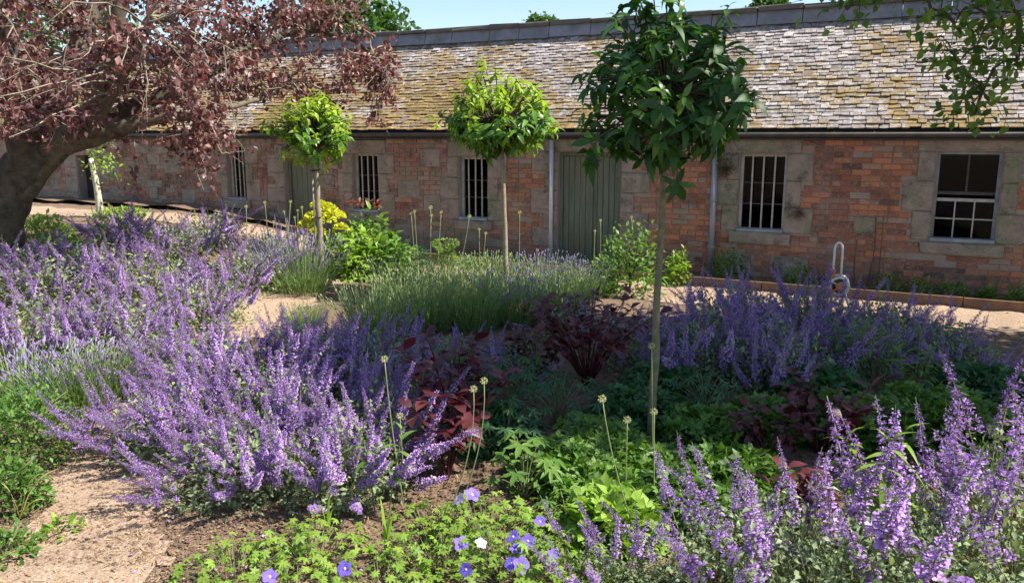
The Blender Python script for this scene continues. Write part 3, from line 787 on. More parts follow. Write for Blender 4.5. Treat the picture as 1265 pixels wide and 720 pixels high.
for _ in range(4):
    t = dome(prng, 1500, 0.46, 0.40, CLEAF, 0.040, inner=0.25)
    b_ = [np.array([0, 0, 0])] * 40; sd_ = prng.normal(size=(40, 3)); sd_[:, 2] = np.abs(sd_[:, 2]) + .4; sd_ /= np.linalg.norm(sd_, axis=1)[:, None]
    st = [tube([v * 0.02, v * np.array([.22, .22, .2]), v * np.array([.42, .42, .38])], [.004, .003, .002], 3, 1, False) for v in sd_]
    DOMES.append(mesh('foliage', join([t] + st), [M['cat_leaf'], M['stem']], True))
def catmint(pos, r, h, n, label, lean=(0, 0), group='catmint clumps', tilt=50, far=False, arc=None, fs=1.0, near=False):
    root = thing('catmint', tuple(pos), label, 'catmint plant', group)
    f = add('foliage', DOMES[prng.integers(0, 4)], root, (0, 0, -0.02), (0, 0, prng.uniform(0, 6.28)), (r / .46 * fs, r / .46 * fs, h * (.62 if near else .78) / .40 * fs), stuff=True)
    for i in range(n):
        q = math.sqrt((i + prng.uniform(0, 1)) / n); a = prng.uniform(0, 6.283) if arc is None else R(prng.uniform(*arc))
        th = R(tilt) * q ** 1.2 + prng.normal(0, .10)
        d = np.array([math.sin(th) * math.cos(a) + lean[0] * (0.4 + q), math.sin(th) * math.sin(a) + lean[1] * (0.4 + q), math.cos(th)]); d /= np.linalg.norm(d)
        d[2] = max(d[2], .36); d /= np.linalg.norm(d); base = np.array([r * .62 * q * math.cos(a), r * .62 * q * math.sin(a), 0.0])
        s = h / 0.62 * prng.uniform(0.62, 1.1) * (1 + 0.1 * q)
        m = basis(rdir(1, prng) - 0 * d, d)[0]
        x = np.cross(d, rdir(1, prng)[0]); x /= np.linalg.norm(x); y = np.cross(d, x)
        me = (FARSP if far else NEARSP if near else SPIKES)[prng.integers(0, 5 if far else 9)]
        add('flower_spike', me, root, mat=M4(np.stack([x, y, d], 1), base, s))
    return root
def G(px, py): return gp(px, py)
cg = 'purple catmint clumps'
# the big drift left of centre
for (px, py, r, h, n, ln, lb) in [
    (300, 608, .42, .56, 58, (-.25, -.12), 'purple catmint clump at the front left of the drift, spilling onto bare sandy soil'),
    (425, 612, .36, .56, 50, (.1, -.1), 'catmint clump in front of the drift, just behind the strap-leaved bulb shoots'),
    (215, 560, .40, .62, 60, (-.42, .05), 'catmint clump leaning far out to the left over the sandy path'),
    (345, 545, .46, .66, 76, (-.12, 0), 'dense catmint clump in the middle of the sunlit purple drift'),
    (470, 560, .36, .62, 50, (.1, 0), 'half shaded catmint clump beside the dark red shrub with big leaves'),
    (265, 490, .46, .66, 70, (-.22, .05), 'sunlit catmint clump at the back left of the drift, beside the path bend'),
    (385, 480, .48, .66, 74, (0, .05), 'catmint clump at the back of the drift in front of the lavender bed'),
    (475, 480, .38, .62, 36, (.08, 0), 'bluish shaded catmint clump right behind the tall bulb seed head')]:
    catmint(G(px, py), r, h, n, lb, ln, cg)
# far left drift
for (px, py, r, h, n, ln, lb) in [
    (30, 440, .55, .62, 50, (0, 0), 'catmint clump at the left edge behind the pale lavender'),
    (140, 432, .55, .60, 54, (0, 0), 'catmint clump on the left directly across the path from the big drift'),
    (250, 400, .5, .56, 50, (.1, 0), 'catmint clump whose spikes hang over the tan path bend'),
    (60, 378, .6, .62, 54, (0, 0), 'catmint clump under the trunk of the copper tree'),
    (190, 365, .6, .64, 60, (0, 0), 'catmint clump in the middle of the far left drift'),
    (300, 358, .5, .6, 46, (.1, 0), 'catmint clump next to the lavender with lilac tips'),
    (110, 335, .55, .6, 44, (0, 0), 'catmint clump near the bare path below the dark doorway'),
    (215, 325, .5, .74, 36, (0, 0), 'tallest catmint of the far left drift, its spikes standing against the brick wall'),
    (265, 305, .5, .72, 34, (0, 0), 'tall catmint clump under the far barred window at the left'), (150, 300, .5, .6, 30, (0, 0), 'catmint clump on the near edge of the bare path by the sapling'),
    (335, 325, .4, .62, 24, (0, 0), 'catmint clump among the lilac lavender and thin seed heads at the back'),
    (5, 340, .5, .66, 30, (.1, 0), 'catmint clump at the foot of the copper tree trunk')]:
    catmint(G(px, py), r, h, n, lb, ln, cg, far=True)
# right foreground, seen from close by
for (px, py, r, h, n, ln, lb) in [
    (760, 735, .26, .40, 16, (-.1, 0), 'low catmint clump at the bottom edge beside the violet geraniums'),
    (880, 740, .38, .66, 11, (-.30, .05), 'foreground catmint clump leaning left over the bright leafy groundcover'),
    (1010, 760, .42, .80, 10, (-.26, 0), 'tall foreground catmint clump at the bottom, left of the willowy green stem'),
    (1140, 770, .42, .84, 11, (-.14, 0), 'tall foreground catmint clump at the bottom, right of the willowy green stem'),
    (1250, 745, .42, .86, 13, (-.06, 0), 'foreground catmint clump at the bottom right corner'),
    (1100, 690, .36, .84, 5, (-.12, 0), 'foreground catmint clump around the willowy green stem with long leaves'),
    (1235, 660, .40, .92, 10, (-.08, 0), 'tallest foreground catmint, standing against the shaded border at the right edge'),
    (950, 690, .32, .62, 7, (-.28, 0), 'foreground catmint clump beside the small dark red leaves')]:
    catmint(G(px, py), r, h, n, lb, ln, cg, tilt=34, fs=.92, near=True)
# shaded drift along the path at the right
for (px, py, r, h, n, lb) in [
    (770, 450, .45, .56, 36, 'shaded catmint clump right behind the dark red bush'),
    (870, 465, .48, .70, 50, 'shaded catmint clump just right of the tall clear-stemmed tree'),
    (960, 480, .48, .72, 50, 'shaded catmint clump in front of the hose reel'),
    (905, 420, .48, .74, 50, 'catmint clump below the grey downpipe'),
    (990, 425, .48, .74, 50, 'catmint clump below the wide barred window'),
    (1085, 425, .42, .58, 34, 'catmint clump by the timber edging right of the hose reel'), (1185, 462, .40, .46, 26, 'low catmint at the right end of the shaded drift'),
    (1035, 412, .34, .42, 26, 'low catmint right at the foot of the hose reel'),
    (1060, 455, .4, .56, 30, 'catmint clump mixed with green leafy stems by the path'),
    (1140, 450, .46, .60, 36, 'catmint clump spilling onto the sunlit path at the right'),
    (640, 470, .36, .44, 26, 'deeply shaded catmint clump left of the dark red bush'),
    (560, 465, .34, .50, 26, 'deeply shaded catmint in front of the green lavender hedge'),
    (700, 420, .36, .48, 22, 'shaded catmint between the lavender hedge and the dark red bush')]:
    catmint(G(px, py), r, h, n, lb, (0, 0), cg, far=True)

# ------------------------------------------------------------------ lavender and other fine-leaved clumps
def lav(r, n, R0, H0, bud, tilt=34, budl=0.035):
    a = r.uniform(0, 6.28, n); q = np.sqrt(r.uniform(0, 1, n)); th = R(tilt) * q + r.normal(0, .07, n)
    d = np.stack([np.sin(th) * np.cos(a), np.sin(th) * np.sin(a), np.cos(th)], 1); b = np.stack([R0 * .6 * q * np.cos(a), R0 * .6 * q * np.sin(a), 0 * a], 1)
    L = H0 * r.uniform(.5, 1.15, n)
    rod = T([(-.5, 0, 0), (.5, 0, 0), (-.45, .5, .02), (.45, .5, .02), (-.3, 1, 0), (.3, 1, 0)], [(0, 1, 3, 2), (2, 3, 5, 4)], 0)
    bd = T([(0, 0, 0), (.5, .35, 0), (0, .35, .5), (-.5, .35, 0), (0, .35, -.5), (.3, .8, 0), (0, .8, .3), (-.3, .8, 0), (0, .8, -.3), (0, 1.05, 0)],
           [(0, 2, 1), (0, 3, 2), (0, 4, 3), (0, 1, 4), (1, 2, 6, 5), (2, 3, 7, 6), (3, 4, 8, 7), (4, 1, 5, 8), (5, 6, 9), (6, 7, 9), (7, 8, 9), (8, 5, 9)], 1)
    m = basis(d, rdir(n, r)); sc = np.stack([np.full(n, .0055), L, np.full(n, .02)], 1); ms = m * sc[:, None, :]
    t1 = scatter(rod, ms, b, rtint(n, r))
    sb = np.stack([np.full(n, .011), budl * r.uniform(.7, 1.4, n), np.full(n, .011)], 1)
    t2 = scatter(bd, m * sb[:, None, :], b + d * (L * .985)[:, None], rtint(n, r))
    k = n * 5; j = r.integers(0, n, k); f = r.uniform(.02, .72, k) * r.uniform(.4, 1, k)
    dl = d[j] * 1.3 + rdir(k, r) * .55
    lf = leaf(1, .09, .1, .1, 1, 0); ll = r.uniform(.035, .085, k) * H0 / .5
    t3 = scatter(T([(-.05, 0, 0), (.05, 0, 0), (.06, .55, 0), (-.06, .55, 0), (0, 1, -.05)], [(0, 1, 2, 3), (3, 2, 4)], 0), basis(dl, rdir(k, r)) * ll[:, None, None], b[j] + d[j] * (L[j] * f)[:, None], rtint(k, r))
    return mesh('foliage', t3, M['lav_stem']), mesh('flower_stems', join([t1, t2]), [M['lav_stem'], M[bud]])
LAVG = [lav(prng, 420, .34, .50, 'seed_stem', 26) for _ in range(3)] + [lav(prng, 380, .34, .5, 'lav_bud', 26)]
LAVP = [lav(prng, 280, .34, .5, 'lav_bud', 34, .055) for _ in range(2)]
def lavender(pos, r, h, bank, label, grp):
    root = thing('lavender', tuple(pos), label, 'lavender', grp, prng.uniform(0, 6.28))
    f, s_ = bank[prng.integers(0, len(bank))]; sc = (r / .34, r / .34, h / .5)
    add('foliage', f, root, scale=sc, stuff=True); add('flower_stems', s_, root, scale=sc, stuff=True)
lg = 'lavender bushes'
for px, py, r, h, lb in [
    (470, 420, .40, .54, 'green lavender at the left end of the hedge, behind the purple drift'), (525, 408, .40, .55, 'green lavender in front, second from the left end of the hedge'),
    (585, 405, .40, .55, 'green lavender in the front row left of the middle tree trunk'), (640, 402, .40, .55, 'green lavender at the foot of the middle tree'),
    (695, 398, .40, .48, 'green lavender at the right end of the hedge below the double door'), (500, 380, .40, .52, 'green lavender in the back row behind the left end of the hedge'),
    (560, 376, .40, .52, 'green lavender in the back row below the lime green column'), (615, 372, .40, .52, 'green lavender in the back row left of the middle trunk'),
    (670, 370, .40, .52, 'green lavender in the back row right of the middle trunk'), (725, 366, .34, .42, 'pale lavender in the back row before the sunny path')]:
    lavender(G(px, py), r, h, LAVG, lb, lg)
lavender(G(375, 362), .42, .62, LAVP, 'lavender with lilac tips left of the slim left tree trunk', lg)
lavender(G(348, 352), .36, .6, LAVP, 'lavender with lilac tips beside the far catmint drift', lg)
lavender(G(377, 412), .22, .30, LAVG, 'small round green lavender beside the tan path', lg)
lavender(G(30, 505), .48, .42, LAVP, 'pale lavender at the left edge above the clipped green shrub', lg)
lavender(G(100, 500), .42, .42, LAVP, 'pale lavender beside the path at the left, with grassy leaves', lg)
lavender(G(140, 490), .34, .36, LAVG, 'grassy green lavender at the path side on the left', lg)

# ------------------------------------------------------------------ clear-stemmed round-headed trees
LLEAF = [leaf(1, .40, .55, .22, 4), leaf(1, .44, .35, .3, 4), leaf(1, .36, .75, .2, 4)]
def standard(base, top, cw, ch, cz, nros, lsize, mats, label, stake=False, lit_share=0.15, flat=0.0, seed=1, tr=.026, sprig=.04, bark='pale_bark', amp=.13):
    """A tapered stem from base to the crown centre and rosettes of leaves through the crown."""
    r = np.random.default_rng(seed); base = np.array(base, float); c = np.array(cz, float) - base
    root = thing('standard_tree', tuple(base), label, 'tree', 'clear-stemmed trees with round heads')
    mid = c * np.array([.5, .5, .5]) + np.array([.012, 0, 0])
    tp = bez((0, 0, -.03), mid, c - np.array([0, 0, ch * .1]), 12)
    trunk = add('trunk', mesh('trunk', tube(tp + r.normal(0, .004, tp.shape), np.linspace(tr * 1.25, tr * .75, 12), 10), M[bark], True), root)
    if stake:
        add('stake', mesh('stake', tube([(-.05, -.02, -.05), c * .78 + np.array([-.045, -.02, 0])], .011, 7), M['twig'], True), root)
        for q in (.45, .74): add('tree_tie', mesh('tree_tie', tube([c * q + np.array([-.06, -.03, -.01]), c * q + np.array([.03, -.035, 0]), c * q + np.array([.04, .03, .01]), c * q + np.array([-.05, .02, 0])], .007, 5), M['dark']), root)
    d = rdir(nros, r); q = r.uniform(.35, 1.0, nros) ** .5
    if flat: d[:, 2] = np.where(d[:, 2] < 0, d[:, 2] * (1 - flat), d[:, 2])
    lump = 1 + amp * np.sin(d[:, 0] * 6 + seed) * np.sin(d[:, 2] * 5 + d[:, 1] * 4 + seed)
    P = c + d * np.array([cw / 2, cw / 2, ch / 2]) * (q * lump * np.where(r.random(nros) < sprig, r.uniform(1.12, 1.38, nros), 1))[:, None]
    br = []
    core = c - np.array([0, 0, ch * .3])
    for p in P:
        st = core + (c - core) * r.uniform(0, 1.1); br.append(tube(bez(st, (st + p) / 2 + np.array([0, 0, .05]), p, 5), np.linspace(.011, .004, 5) * tr / .026, 4, 0, False))
    add('branches', mesh('branches', join(br), M['bark'], True), root, stuff=True)
    leaves = []
    for p, dv in zip(P, d):
        k = int(r.integers(7, 12)); a0 = r.uniform(0, 6.28); axis = dv * .6 + np.array([0, 0, .7]) + rdir(1, r)[0] * .35; axis /= np.linalg.norm(axis)
        x = np.cross(axis, rdir(1, r)[0]); x /= np.linalg.norm(x); y = np.cross(axis, x)
        new = r.random() < lit_share * (1.8 if dv[2] > .3 else .6)  # brighter leaf copy, mostly on top: a sunlit look by colour
        for j in range(k):
            a = a0 + j * 2.4; e = r.uniform(-.55, .5) if j > 2 else r.uniform(.3, .9)
            dd = (x * math.cos(a) + y * math.sin(a)) * math.cos(e) + axis * math.sin(e) + np.array([0, 0, -.15]) + r.normal(0, .22, 3)
            up = axis + rdir(1, r)[0] * .35
            leaves.append((basis(dd[None], up)[0] * lsize * r.uniform(.5, 1.2) * (.8 if new else 1), p - axis * .012 * j, new, int(r.integers(0, 3)), r.uniform(0, 1, 2)))
    ms = []
    for nw in (0, 1):
        for v in range(3):
            for q in range(2):
                t = join([LLEAF[v]]); t.tint[:] = (.25 + .5 * q, r.uniform(.2, .8)); ms.append(mesh('leaf', t, mats[nw], True))
    wp = [base + l[1] for l in leaves]
    o = sorted(range(len(leaves)), key=lambda i: wp[i][1])
    rest = {0: [], 1: []}
    for kk, i in enumerate(o):
        m3, p, nw, v, tt = leaves[i]
        if kk < 300: add('leaf', ms[(6 if nw else 0) + v * 2 + int(tt[0] > .5)], root, mat=M4(m3, p))
        else: rest[int(nw)].append((m3, p, v, tt))
    ts = []
    for nw in (0, 1):
        for v in range(3):
            g = [x_ for x_ in rest[nw] if x_[2] == v]
            if g:
                t = scatter(LLEAF[v], [x_[0] for x_ in g], [x_[1] for x_ in g], np.array([x_[3] for x_ in g])); t.mi[:] = nw; ts.append(t)
    if ts: add('crown', mesh('crown', join(ts), mats, True), root, stuff=True)
    return root
b3 = G(803, 552); b2 = G(626, 378); b1 = G(398, 356)
standard(b3, None, 1.04, 1.0, at(824, 102, b3[1]), 180, .122, [M['laurel_shaded'], M['laurel']], 'tall shaded round-headed tree nearest the camera, its head before the roof', lit_share=.12, seed=5, tr=.022, sprig=.16, bark='shaded_bark', amp=.24)
standard(b2, None, 1.30, 1.16, at(619, 152, b2[1]), 240, .138, [M['laurel'], M['laurel_lit']], 'bright green domed tree on a thin stem in the middle, before the lavender', lit_share=.7, sprig=.06, flat=.5, seed=9, tr=.030)
standard(b1, None, .92, .80, at(388, 157, b1[1]), 185, .118, [M['laurel'], M['laurel_lit']], 'smallest light green round tree at the left, its pale stem beside yellow flowers', True, lit_share=.8, sprig=.08, amp=.2, seed=14, tr=.032)

# ------------------------------------------------------------------ copper-leaved tree at the left
def copper_tree():
    r = np.random.default_rng(21); D = 9.6
    b = np.array([*at(8, 330, D)[:2], 0]); b[2] = float(gz(b[0], b[1])) - .05
    root = thing('copper_tree', tuple(b), 'big spreading copper-leaved tree with a dark leaning trunk at the left', 'tree')
    def L(px, py, d=D): return at(px, py, d) - b
    trunk = smooth_line([L(-18, 345), L(-8, 285), L(14, 228), L(56, 185)], 5)
    add('trunk', mesh('trunk', tube(trunk, np.linspace(.38, .21, len(trunk)) * (1 + .08 * np.sin(np.arange(len(trunk)) * 1.7)), 14), M['bark'], True), root)
    limbs = [([L(20, 240), L(62, 188), L(105, 172), L(150, 158), L(190, 146), L(240, 143)], .17, .05, 'limb'),
             ([L(28, 225), L(80, 175), L(112, 145), L(130, 105, 9.3), L(142, 50, 9.1), L(150, -20, 9.0)], .17, .07, 'limb'),
             ([L(70, 180), L(130, 150, 10), L(210, 115, 10.2), L(280, 75, 10.4), L(345, 45, 11.6)], .16, .05, 'bark'),
             ([L(28, 225), L(30, 160, 9.4), L(10, 90, 9.2), L(0, 0, 9), L(-20, -90, 9)], .2, .08, 'bark'),
             ([L(60, 185), L(70, 130, 10), L(95, 70, 10.4), L(120, 0, 10.8), L(150, -90, 11)], .18, .07, 'bark'),
             ([L(110, 172), L(122, 145, 9.2), L(138, 120, 9), L(165, 70, 8.8), L(185, 20, 8.7)], .07, .03, 'limb'),
             ([L(150, -20, 9), L(220, -60, 9.6), L(300, -80, 11), L(370, -60, 11.6)], .08, .03, 'bark'),
             ([L(240, 143), L(290, 130, 10.6), L(330, 118, 11.3), L(370, 100, 11.6)], .05, .015, 'limb'),
             ([L(5, 260), L(-60, 200, 9), L(-130, 140, 8.8), L(-230, 90, 8.6)], .2, .07, 'bark'),
             ([L(345, 45, 11.6), L(400, 38, 11.8), L(450, 60, 11.8), L(475, 95, 11.7)], .05, .012, 'bark')]
    pts, lp = [], []
    for p, r0, r1, mt in limbs:
        q = smooth_line(p, 5); q[1:-1] += r.normal(0, .012, q[1:-1].shape)
        add('limb', mesh('limb', tube(q, np.linspace(r0, r1, len(q)), 9), M[mt], True), root); lp.append(q[2:])
    LP = np.concatenate(lp)
    # where the leaf sprays hang: photo-guided centres spread in depth
    C = []
    regs = [(0, 280, -60, 105, 74, 1.0), (-160, 40, -60, 190, 60, 1.1), (100, 330, 40, 120, 40, .9), (270, 440, -20, 60, 26, .8), (420, 490, 40, 105, 14, .5), (150, 300, 135, 180, 16, .5),
            (330, 430, 70, 115, 8, .4), (230, 400, -60, 20, 55, .9), (0, 110, 95, 165, 34, .9), (455, 480, 115, 158, 5, .2), (380, 400, 120, 150, 4, .2), (230, 275, 150, 195, 10, .3)]
    for x0, x1, y0, y1, n, sp in regs:
        for _ in range(n):
            x_ = r.uniform(x0, x1); y_ = r.uniform(y0, y1)
            if 70 < x_ < 245 and 105 < y_ < 178 and r.random() < .75: continue
            C.append(L(x_, y_, D + r.normal(0, sp) + 2.1 * float(sst((x_ - 250) / 90))))
    for _ in range(160):
        d = rdir(1, r)[0]; c = np.array([.6, .2, 4.2]) + d * np.array([4.6, 3.2, 1.7]) * r.uniform(.5, 1)
        wp = c + b; px, py = proj(wp)
        if (py < -15 or px < -10) and c[0] < 3.2: C.append(c)
    tw, Ms_, Ps_ = [], [], []
    for c in C:
        i = np.argmin(np.sum((LP - c) ** 2, 1) + r.uniform(0, .5, len(LP))); s0 = LP[i]
        end = c + np.array([0, 0, -.08]); m_ = (s0 + end) / 2 + np.array([0, 0, .18]) + r.normal(0, .12, 3)
        q = bez(s0, m_, end, 7); q[1:-1] += r.normal(0, .02, (5, 3)); tw.append(tube(q, np.linspace(.014, .004, 7), 4, 0, False))
        for k in range(int(r.integers(4, 8))):
            j = r.integers(2, 7); e = q[j] + np.concatenate([r.normal(0, .17, 2), r.normal(-.07, .14, 1)]); q2 = bez(q[j], (q[j] + e) / 2 + r.normal(0, .04, 3) + np.array([0, 0, .04]), e, 5)
            tw.append(tube(q2, np.linspace(.0045, .002, 5), 3, 0, False))
            if r.random() < .78:
                n = int(r.integers(9, 20)); tt = r.uniform(.25, 1, n); P = np.stack([np.interp(tt, np.linspace(0, 1, 5), q2[:, a]) for a in range(3)], 1) + r.normal(0, .035, (n, 3))
                Ms_.append(basis(rdir(n, r) + np.array([0, 0, -.5]), rdir(n, r) + np.array([.2, 0, .8])) * r.uniform(.055, .095, (n, 1, 1))); Ps_.append(P)
    Ms_, Ps_ = np.concatenate(Ms_), np.concatenate(Ps_)
    add('twigs', mesh('twigs', join(tw), M['twig']), root, stuff=True)
    add('crown', mesh('crown', scatter(leaf(1, .62, .3, .2, 2), Ms_, Ps_, rtint(len(Ps_), r)), M['copper'], True), root, stuff=True)
copper_tree()

# ------------------------------------------------------------------ broad tree at the right, out of frame, whose low branches hang in at the top
def shade_tree():
    r = np.random.default_rng(31); b = np.array([8.4, 6.2, float(gz(8.4, 6.2))])
    root = thing('overhanging_tree', tuple(b), 'green broadleaf tree whose branches hang into the top right corner', 'tree')
    trunk = smooth_line([(0, 0, -.05), (-.1, .05, 1.2), (.05, 0, 2.4), (-.1, 0, 3.6)], 5)
    add('trunk', mesh('trunk', tube(trunk, np.linspace(.34, .22, len(trunk)), 12), M['bark'], True), root)
    ends = [(-3.6, -.6, 4.9), (-3.2, 1.2, 5.2), (-1, 1.7, 5.3), (-1.2, -1.5, 5.2), (1.8, .8, 5.2), (1.6, -1, 4.9), (-2.2, .2, 6.1), (-5.2, -.4, 4.5), (-3.9, .5, 3.3)]
    LP = []
    for e in ends:
        s0 = np.array([-.05, 0, r.uniform(2.2, 3.5)]); e = np.array(e); q = bez(s0, s0 * .5 + e * .5 + np.array([0, 0, .5]), e, 10); q[1:-1] += r.normal(0, .04, (8, 3))
        add('limb', mesh('limb', tube(q, np.linspace(.13, .03, 10), 8), M['bark'], True), root); LP.append(q[3:])
    LP = np.concatenate(LP); C = []
    for _ in range(SHADE_N):
        d = rdir(1, r)[0]; q = r.uniform(.2, 1) ** .5
        C.append(np.array(SHADE_C) - b + d * np.array(SHADE_R) * q)
    vis = []
    for px, py, D in [(1150, 12, 6.4), (1180, 30, 6.3), (1165, 62, 6.3), (1190, 95, 6.4), (1205, 60, 6.3), (1225, 25, 6.2), (1250, 10, 6.4), (1215, 110, 6.3), (1200, 128, 6.4), (1228, 85, 6.4), (1258, 75, 6.3), (1240, 45, 6.3), (1205, 140, 6.4), (1262, 40, 6.5), (1048, 12, 6.3), (1020, -8, 6.4), (1085, -12, 6.4), (1240, -5, 6.4), (1135, -20, 6.4), (1185, 78, 6.3), (1195, 10, 6.3)]:
        vis.append(at(px, py, D) - b)
    tw, Ms_, Ps_, done = [], [], [], []
    for c in C + sorted(vis, key=lambda v: -v[0]):
        near = len(C) and any(c is v for v in vis)
        i = np.argmin(np.sum((LP - c) ** 2, 1)); s0 = LP[i]
        if near and done:
            dn = np.array(done); i = np.argmin(np.sum((dn - c) ** 2, 1)); s0 = dn[i]
        if near: done.append(c)
        q = bez(s0, (s0 + c) / 2 + np.array([0, 0, .06]), c, 6); tw.append(tube(q, np.linspace(.014, .004, 6), 4, 0, False))
        n = 26 if near else 26; sp = .12 if near else .26
        P = c + r.normal(0, sp, (n, 3)) * np.array([1, 1, .7])
        if near:
            for p in P[:6]: tw.append(tube([q[3], (q[3] + p) / 2 + np.array([0, 0, .03]), p], [.004, .003, .002], 3, 0, False))
        Ms_.append(basis(rdir(n, r) + np.array([0, 0, -.35]), rdir(n, r) * .9 + np.array([0, -.5, .8])) * r.uniform(.07, .12, (n, 1, 1)) * (.85 if near else 1.45)); Ps_.append(P)
    add('twigs', mesh('twigs', join(tw), M['bark']), root, stuff=True)
    Ms_, Ps_ = np.concatenate(Ms_), np.concatenate(Ps_)
    add('crown', mesh('crown', scatter(leaf(1, .62, .35, .2, 3), Ms_, Ps_, rtint(len(Ps_), r)), M['hang_leaf'], True), root, stuff=True)
SHADE_C, SHADE_R, SHADE_N = (5.9, 6.0, 5.0), (4.0, 2.15, 1.2), 1500
shade_tree()
# trees beyond the roof
def far_tree(px, py, D, cr, label, seed, mat='bg_leaf', ls=.22):
    r = np.random.default_rng(seed); c = at(px, py, D); b = np.array([c[0], c[1], float(gz(c[0], c[1]))]); c = c - b
    root = thing('garden_tree', tuple(b), label, 'tree', 'trees beyond the roof')
    add('trunk', mesh('trunk', tube(smooth_line([(0, 0, -.1), (.1, 0, c[2] * .4), (0, .05, c[2])], 5), np.linspace(.3, .08, 11), 8), M['bark'], True), root)
    n = 5000; k = 70; cc = rdir(k, r) * r.uniform(.4, 1, (k, 1)) ** .5 * np.array([cr, cr, cr * .8]); j = r.integers(0, k, n)
    P = c + cc[j] + r.normal(0, cr * .14, (n, 3))
    add('crown', mesh('crown', scatter(leaf(1, .6, .3, .2, 2), basis(rdir(n, r), rdir(n, r) + np.array([0, 0, 1])) * r.uniform(.6, 1.2, (n, 1, 1)) * ls, P, rtint(n, r)), M[mat], True), root, stuff=True)
far_tree(436, 42, 24, 1.5, 'rounded green tree beyond the roof above the copper leaves', 41)
far_tree(668, 36, 24, .40, 'small green treetop just showing over the ridge in the middle', 42, ls=.14)
far_tree(950, 22, 22, .55, 'green treetop just showing over the ridge at the right', 43, ls=.16)
far_tree(40, 40, 26, 2.6, 'green tree beyond the roof behind the copper tree', 44)
# ------------------------------------------------------------------ leafy plants of the beds
def merged(r, tpl, n, P, d, up, size, tint=None):
    return scatter(tpl, basis(d, up) * np.asarray(size)[:, None, None], P, rtint(n, r) if tint is None else tint)
def variants(name, tpls, mat, k=2):
    out = []
    for t in tpls:
        for q in range(k):
            c = join([t]); c.tint[:] = ((q + .5) / k, prng.uniform(.15, .85)); out.append(mesh(name, c, mat, True))
    return out
def shrub(pos, rad, h, n, ls, tpl, mat, label, cat, name, group=None, stems=9, inner=.3, up=.5, stemmat='stem'):
    """A leafy mound whose leaves are too small to pick apart: stems and foliage."""
    root = thing(name, tuple(pos), label, cat, group)
    t = dome(prng, n, rad, h, tpl, ls, inner=inner)
    add('foliage', mesh('foliage', t, M[mat], True), root, stuff=True)
    st = []
    for _ in range(stems):
        a = prng.uniform(0, 6.28); e = np.array([math.cos(a) * rad * .7, math.sin(a) * rad * .7, h * prng.uniform(.6, .9)]); st.append(tube(bez((0, 0, -.02), (0, 0, h * .5), e, 6), np.linspace(.008, .003, 6), 5, 0, False))
    add('stems', mesh('stems', join(st), M[stemmat], True), root)
    return root
# dark red leafed shrubs: big rounded leaves, each one built
MAR = variants('leaf', [leaf(1, .58, .45, .25, 4, 0, .55), leaf(1, .62, .25, .15, 4, 0, .55), leaf(1, .55, .7, .2, 4, 0, .55)], M['maroon'])
def red_shrub(pos, rad, h, nst, per, ls, label):
    root = thing('red_leaved_shrub', tuple(pos), label, 'shrub', 'dark red leaved shrubs')
    st = []; cnt = 0
    for _ in range(nst):
        a = prng.uniform(0, 6.28); q = prng.uniform(.2, 1) ** .6
        tip = np.array([math.cos(a) * rad * q, math.sin(a) * rad * q, h * (1 - .3 * q) * prng.uniform(.75, 1.05)]); c = bez((0, 0, -.02), tip * np.array([.4, .4, .7]), tip, 8); st.append(tube(c, np.linspace(.008, .003, 8), 5, 0, False))
        for j in range(per):
            f = 1 - .55 * (j / per) ** 1.2; p = np.array([np.interp(f, np.linspace(0, 1, 8), c[:, k]) for k in range(3)])
            b_ = j * 2.4 + prng.uniform(-.3, .3); e = .7 - 1.0 * j / per + prng.normal(0, .2)
            d = np.array([math.cos(b_) * math.cos(e), math.sin(b_) * math.cos(e), math.sin(e)])
            m = basis(d[None], np.array([0, 0, 1]) + prng.normal(0, .2, 3))[0]
            add('leaf', MAR[prng.integers(0, 6)], root, mat=M4(m, p, ls * prng.uniform(.6, 1.1))); cnt += 1
    add('stems', mesh('stems', join(st), M['maroon'], True), root)
red_shrub(G(552, 592), .30, .56, 9, 9, .135, 'dark red shrub with big rounded leaves catching sun beside the purple drift')
red_shrub(G(560, 545), .42, .80, 16, 11, .12, 'dark red shrub in deep shade behind the one with sunlit leaves')
red_shrub(G(725, 480), .60, .95, 30, 12, .11, 'largest dark red bush, in deep shade left of the tall clear-stemmed tree')
red_shrub(G(665, 470), .36, .50, 12, 11, .10, 'low dark red bush in front of the lavender hedge end')
red_shrub(G(1010, 560), .40, .56, 12, 11, .12, 'dark red shrub in shade behind the foreground catmint at the right')
red_shrub(G(945, 570), .26, .40, 7, 9, .11, 'small dark red shrub left of its larger neighbour at the right')
red_shrub(G(985, 655), .22, .34, 6, 8, .12, 'little dark red plant glowing red among the foreground catmint spikes')
# feathery and hand-shaped leaves
PALM = [lobed(7, 1, .28, 320, .2, 0, .5), lobed(7, 1, .35, 300, .35, 0, .5), lobed(5, 1, .3, 290, .1, 0, .6)]
def palmate(pos, rad, h, n, ls, mat, label, cat, group, name='hand_leaved_plant'):
    root = thing(name, tuple(pos), label, cat, group); st = []
    V = variants('leaf', PALM, M[mat])
    for i in range(n):
        a = i * 2.4 + prng.uniform(-.4, .4); q = math.sqrt((i + .5) / n); p = np.array([math.cos(a) * rad * q, math.sin(a) * rad * q, h * (1 - .55 * q * q) * prng.uniform(.8, 1.1)])
        st.append(tube(bez((0, 0, -.02), p * np.array([.3, .3, .8]), p, 5), np.linspace(.004, .0022, 5), 4, 0, False))
        out = np.array([math.cos(a), math.sin(a), -.25]); nrm = np.array([math.cos(a) * .5, math.sin(a) * .5 - .25, 1.0]) + prng.normal(0, .22, 3)
        add('leaf', V[prng.integers(0, len(V))], root, mat=M4(basis(out[None], nrm)[0], p, ls * prng.uniform(.65, 1.15)))
    add('stems', mesh('stems', join(st), M['stem'], True), root)
pg_ = 'plants with cut leaves'
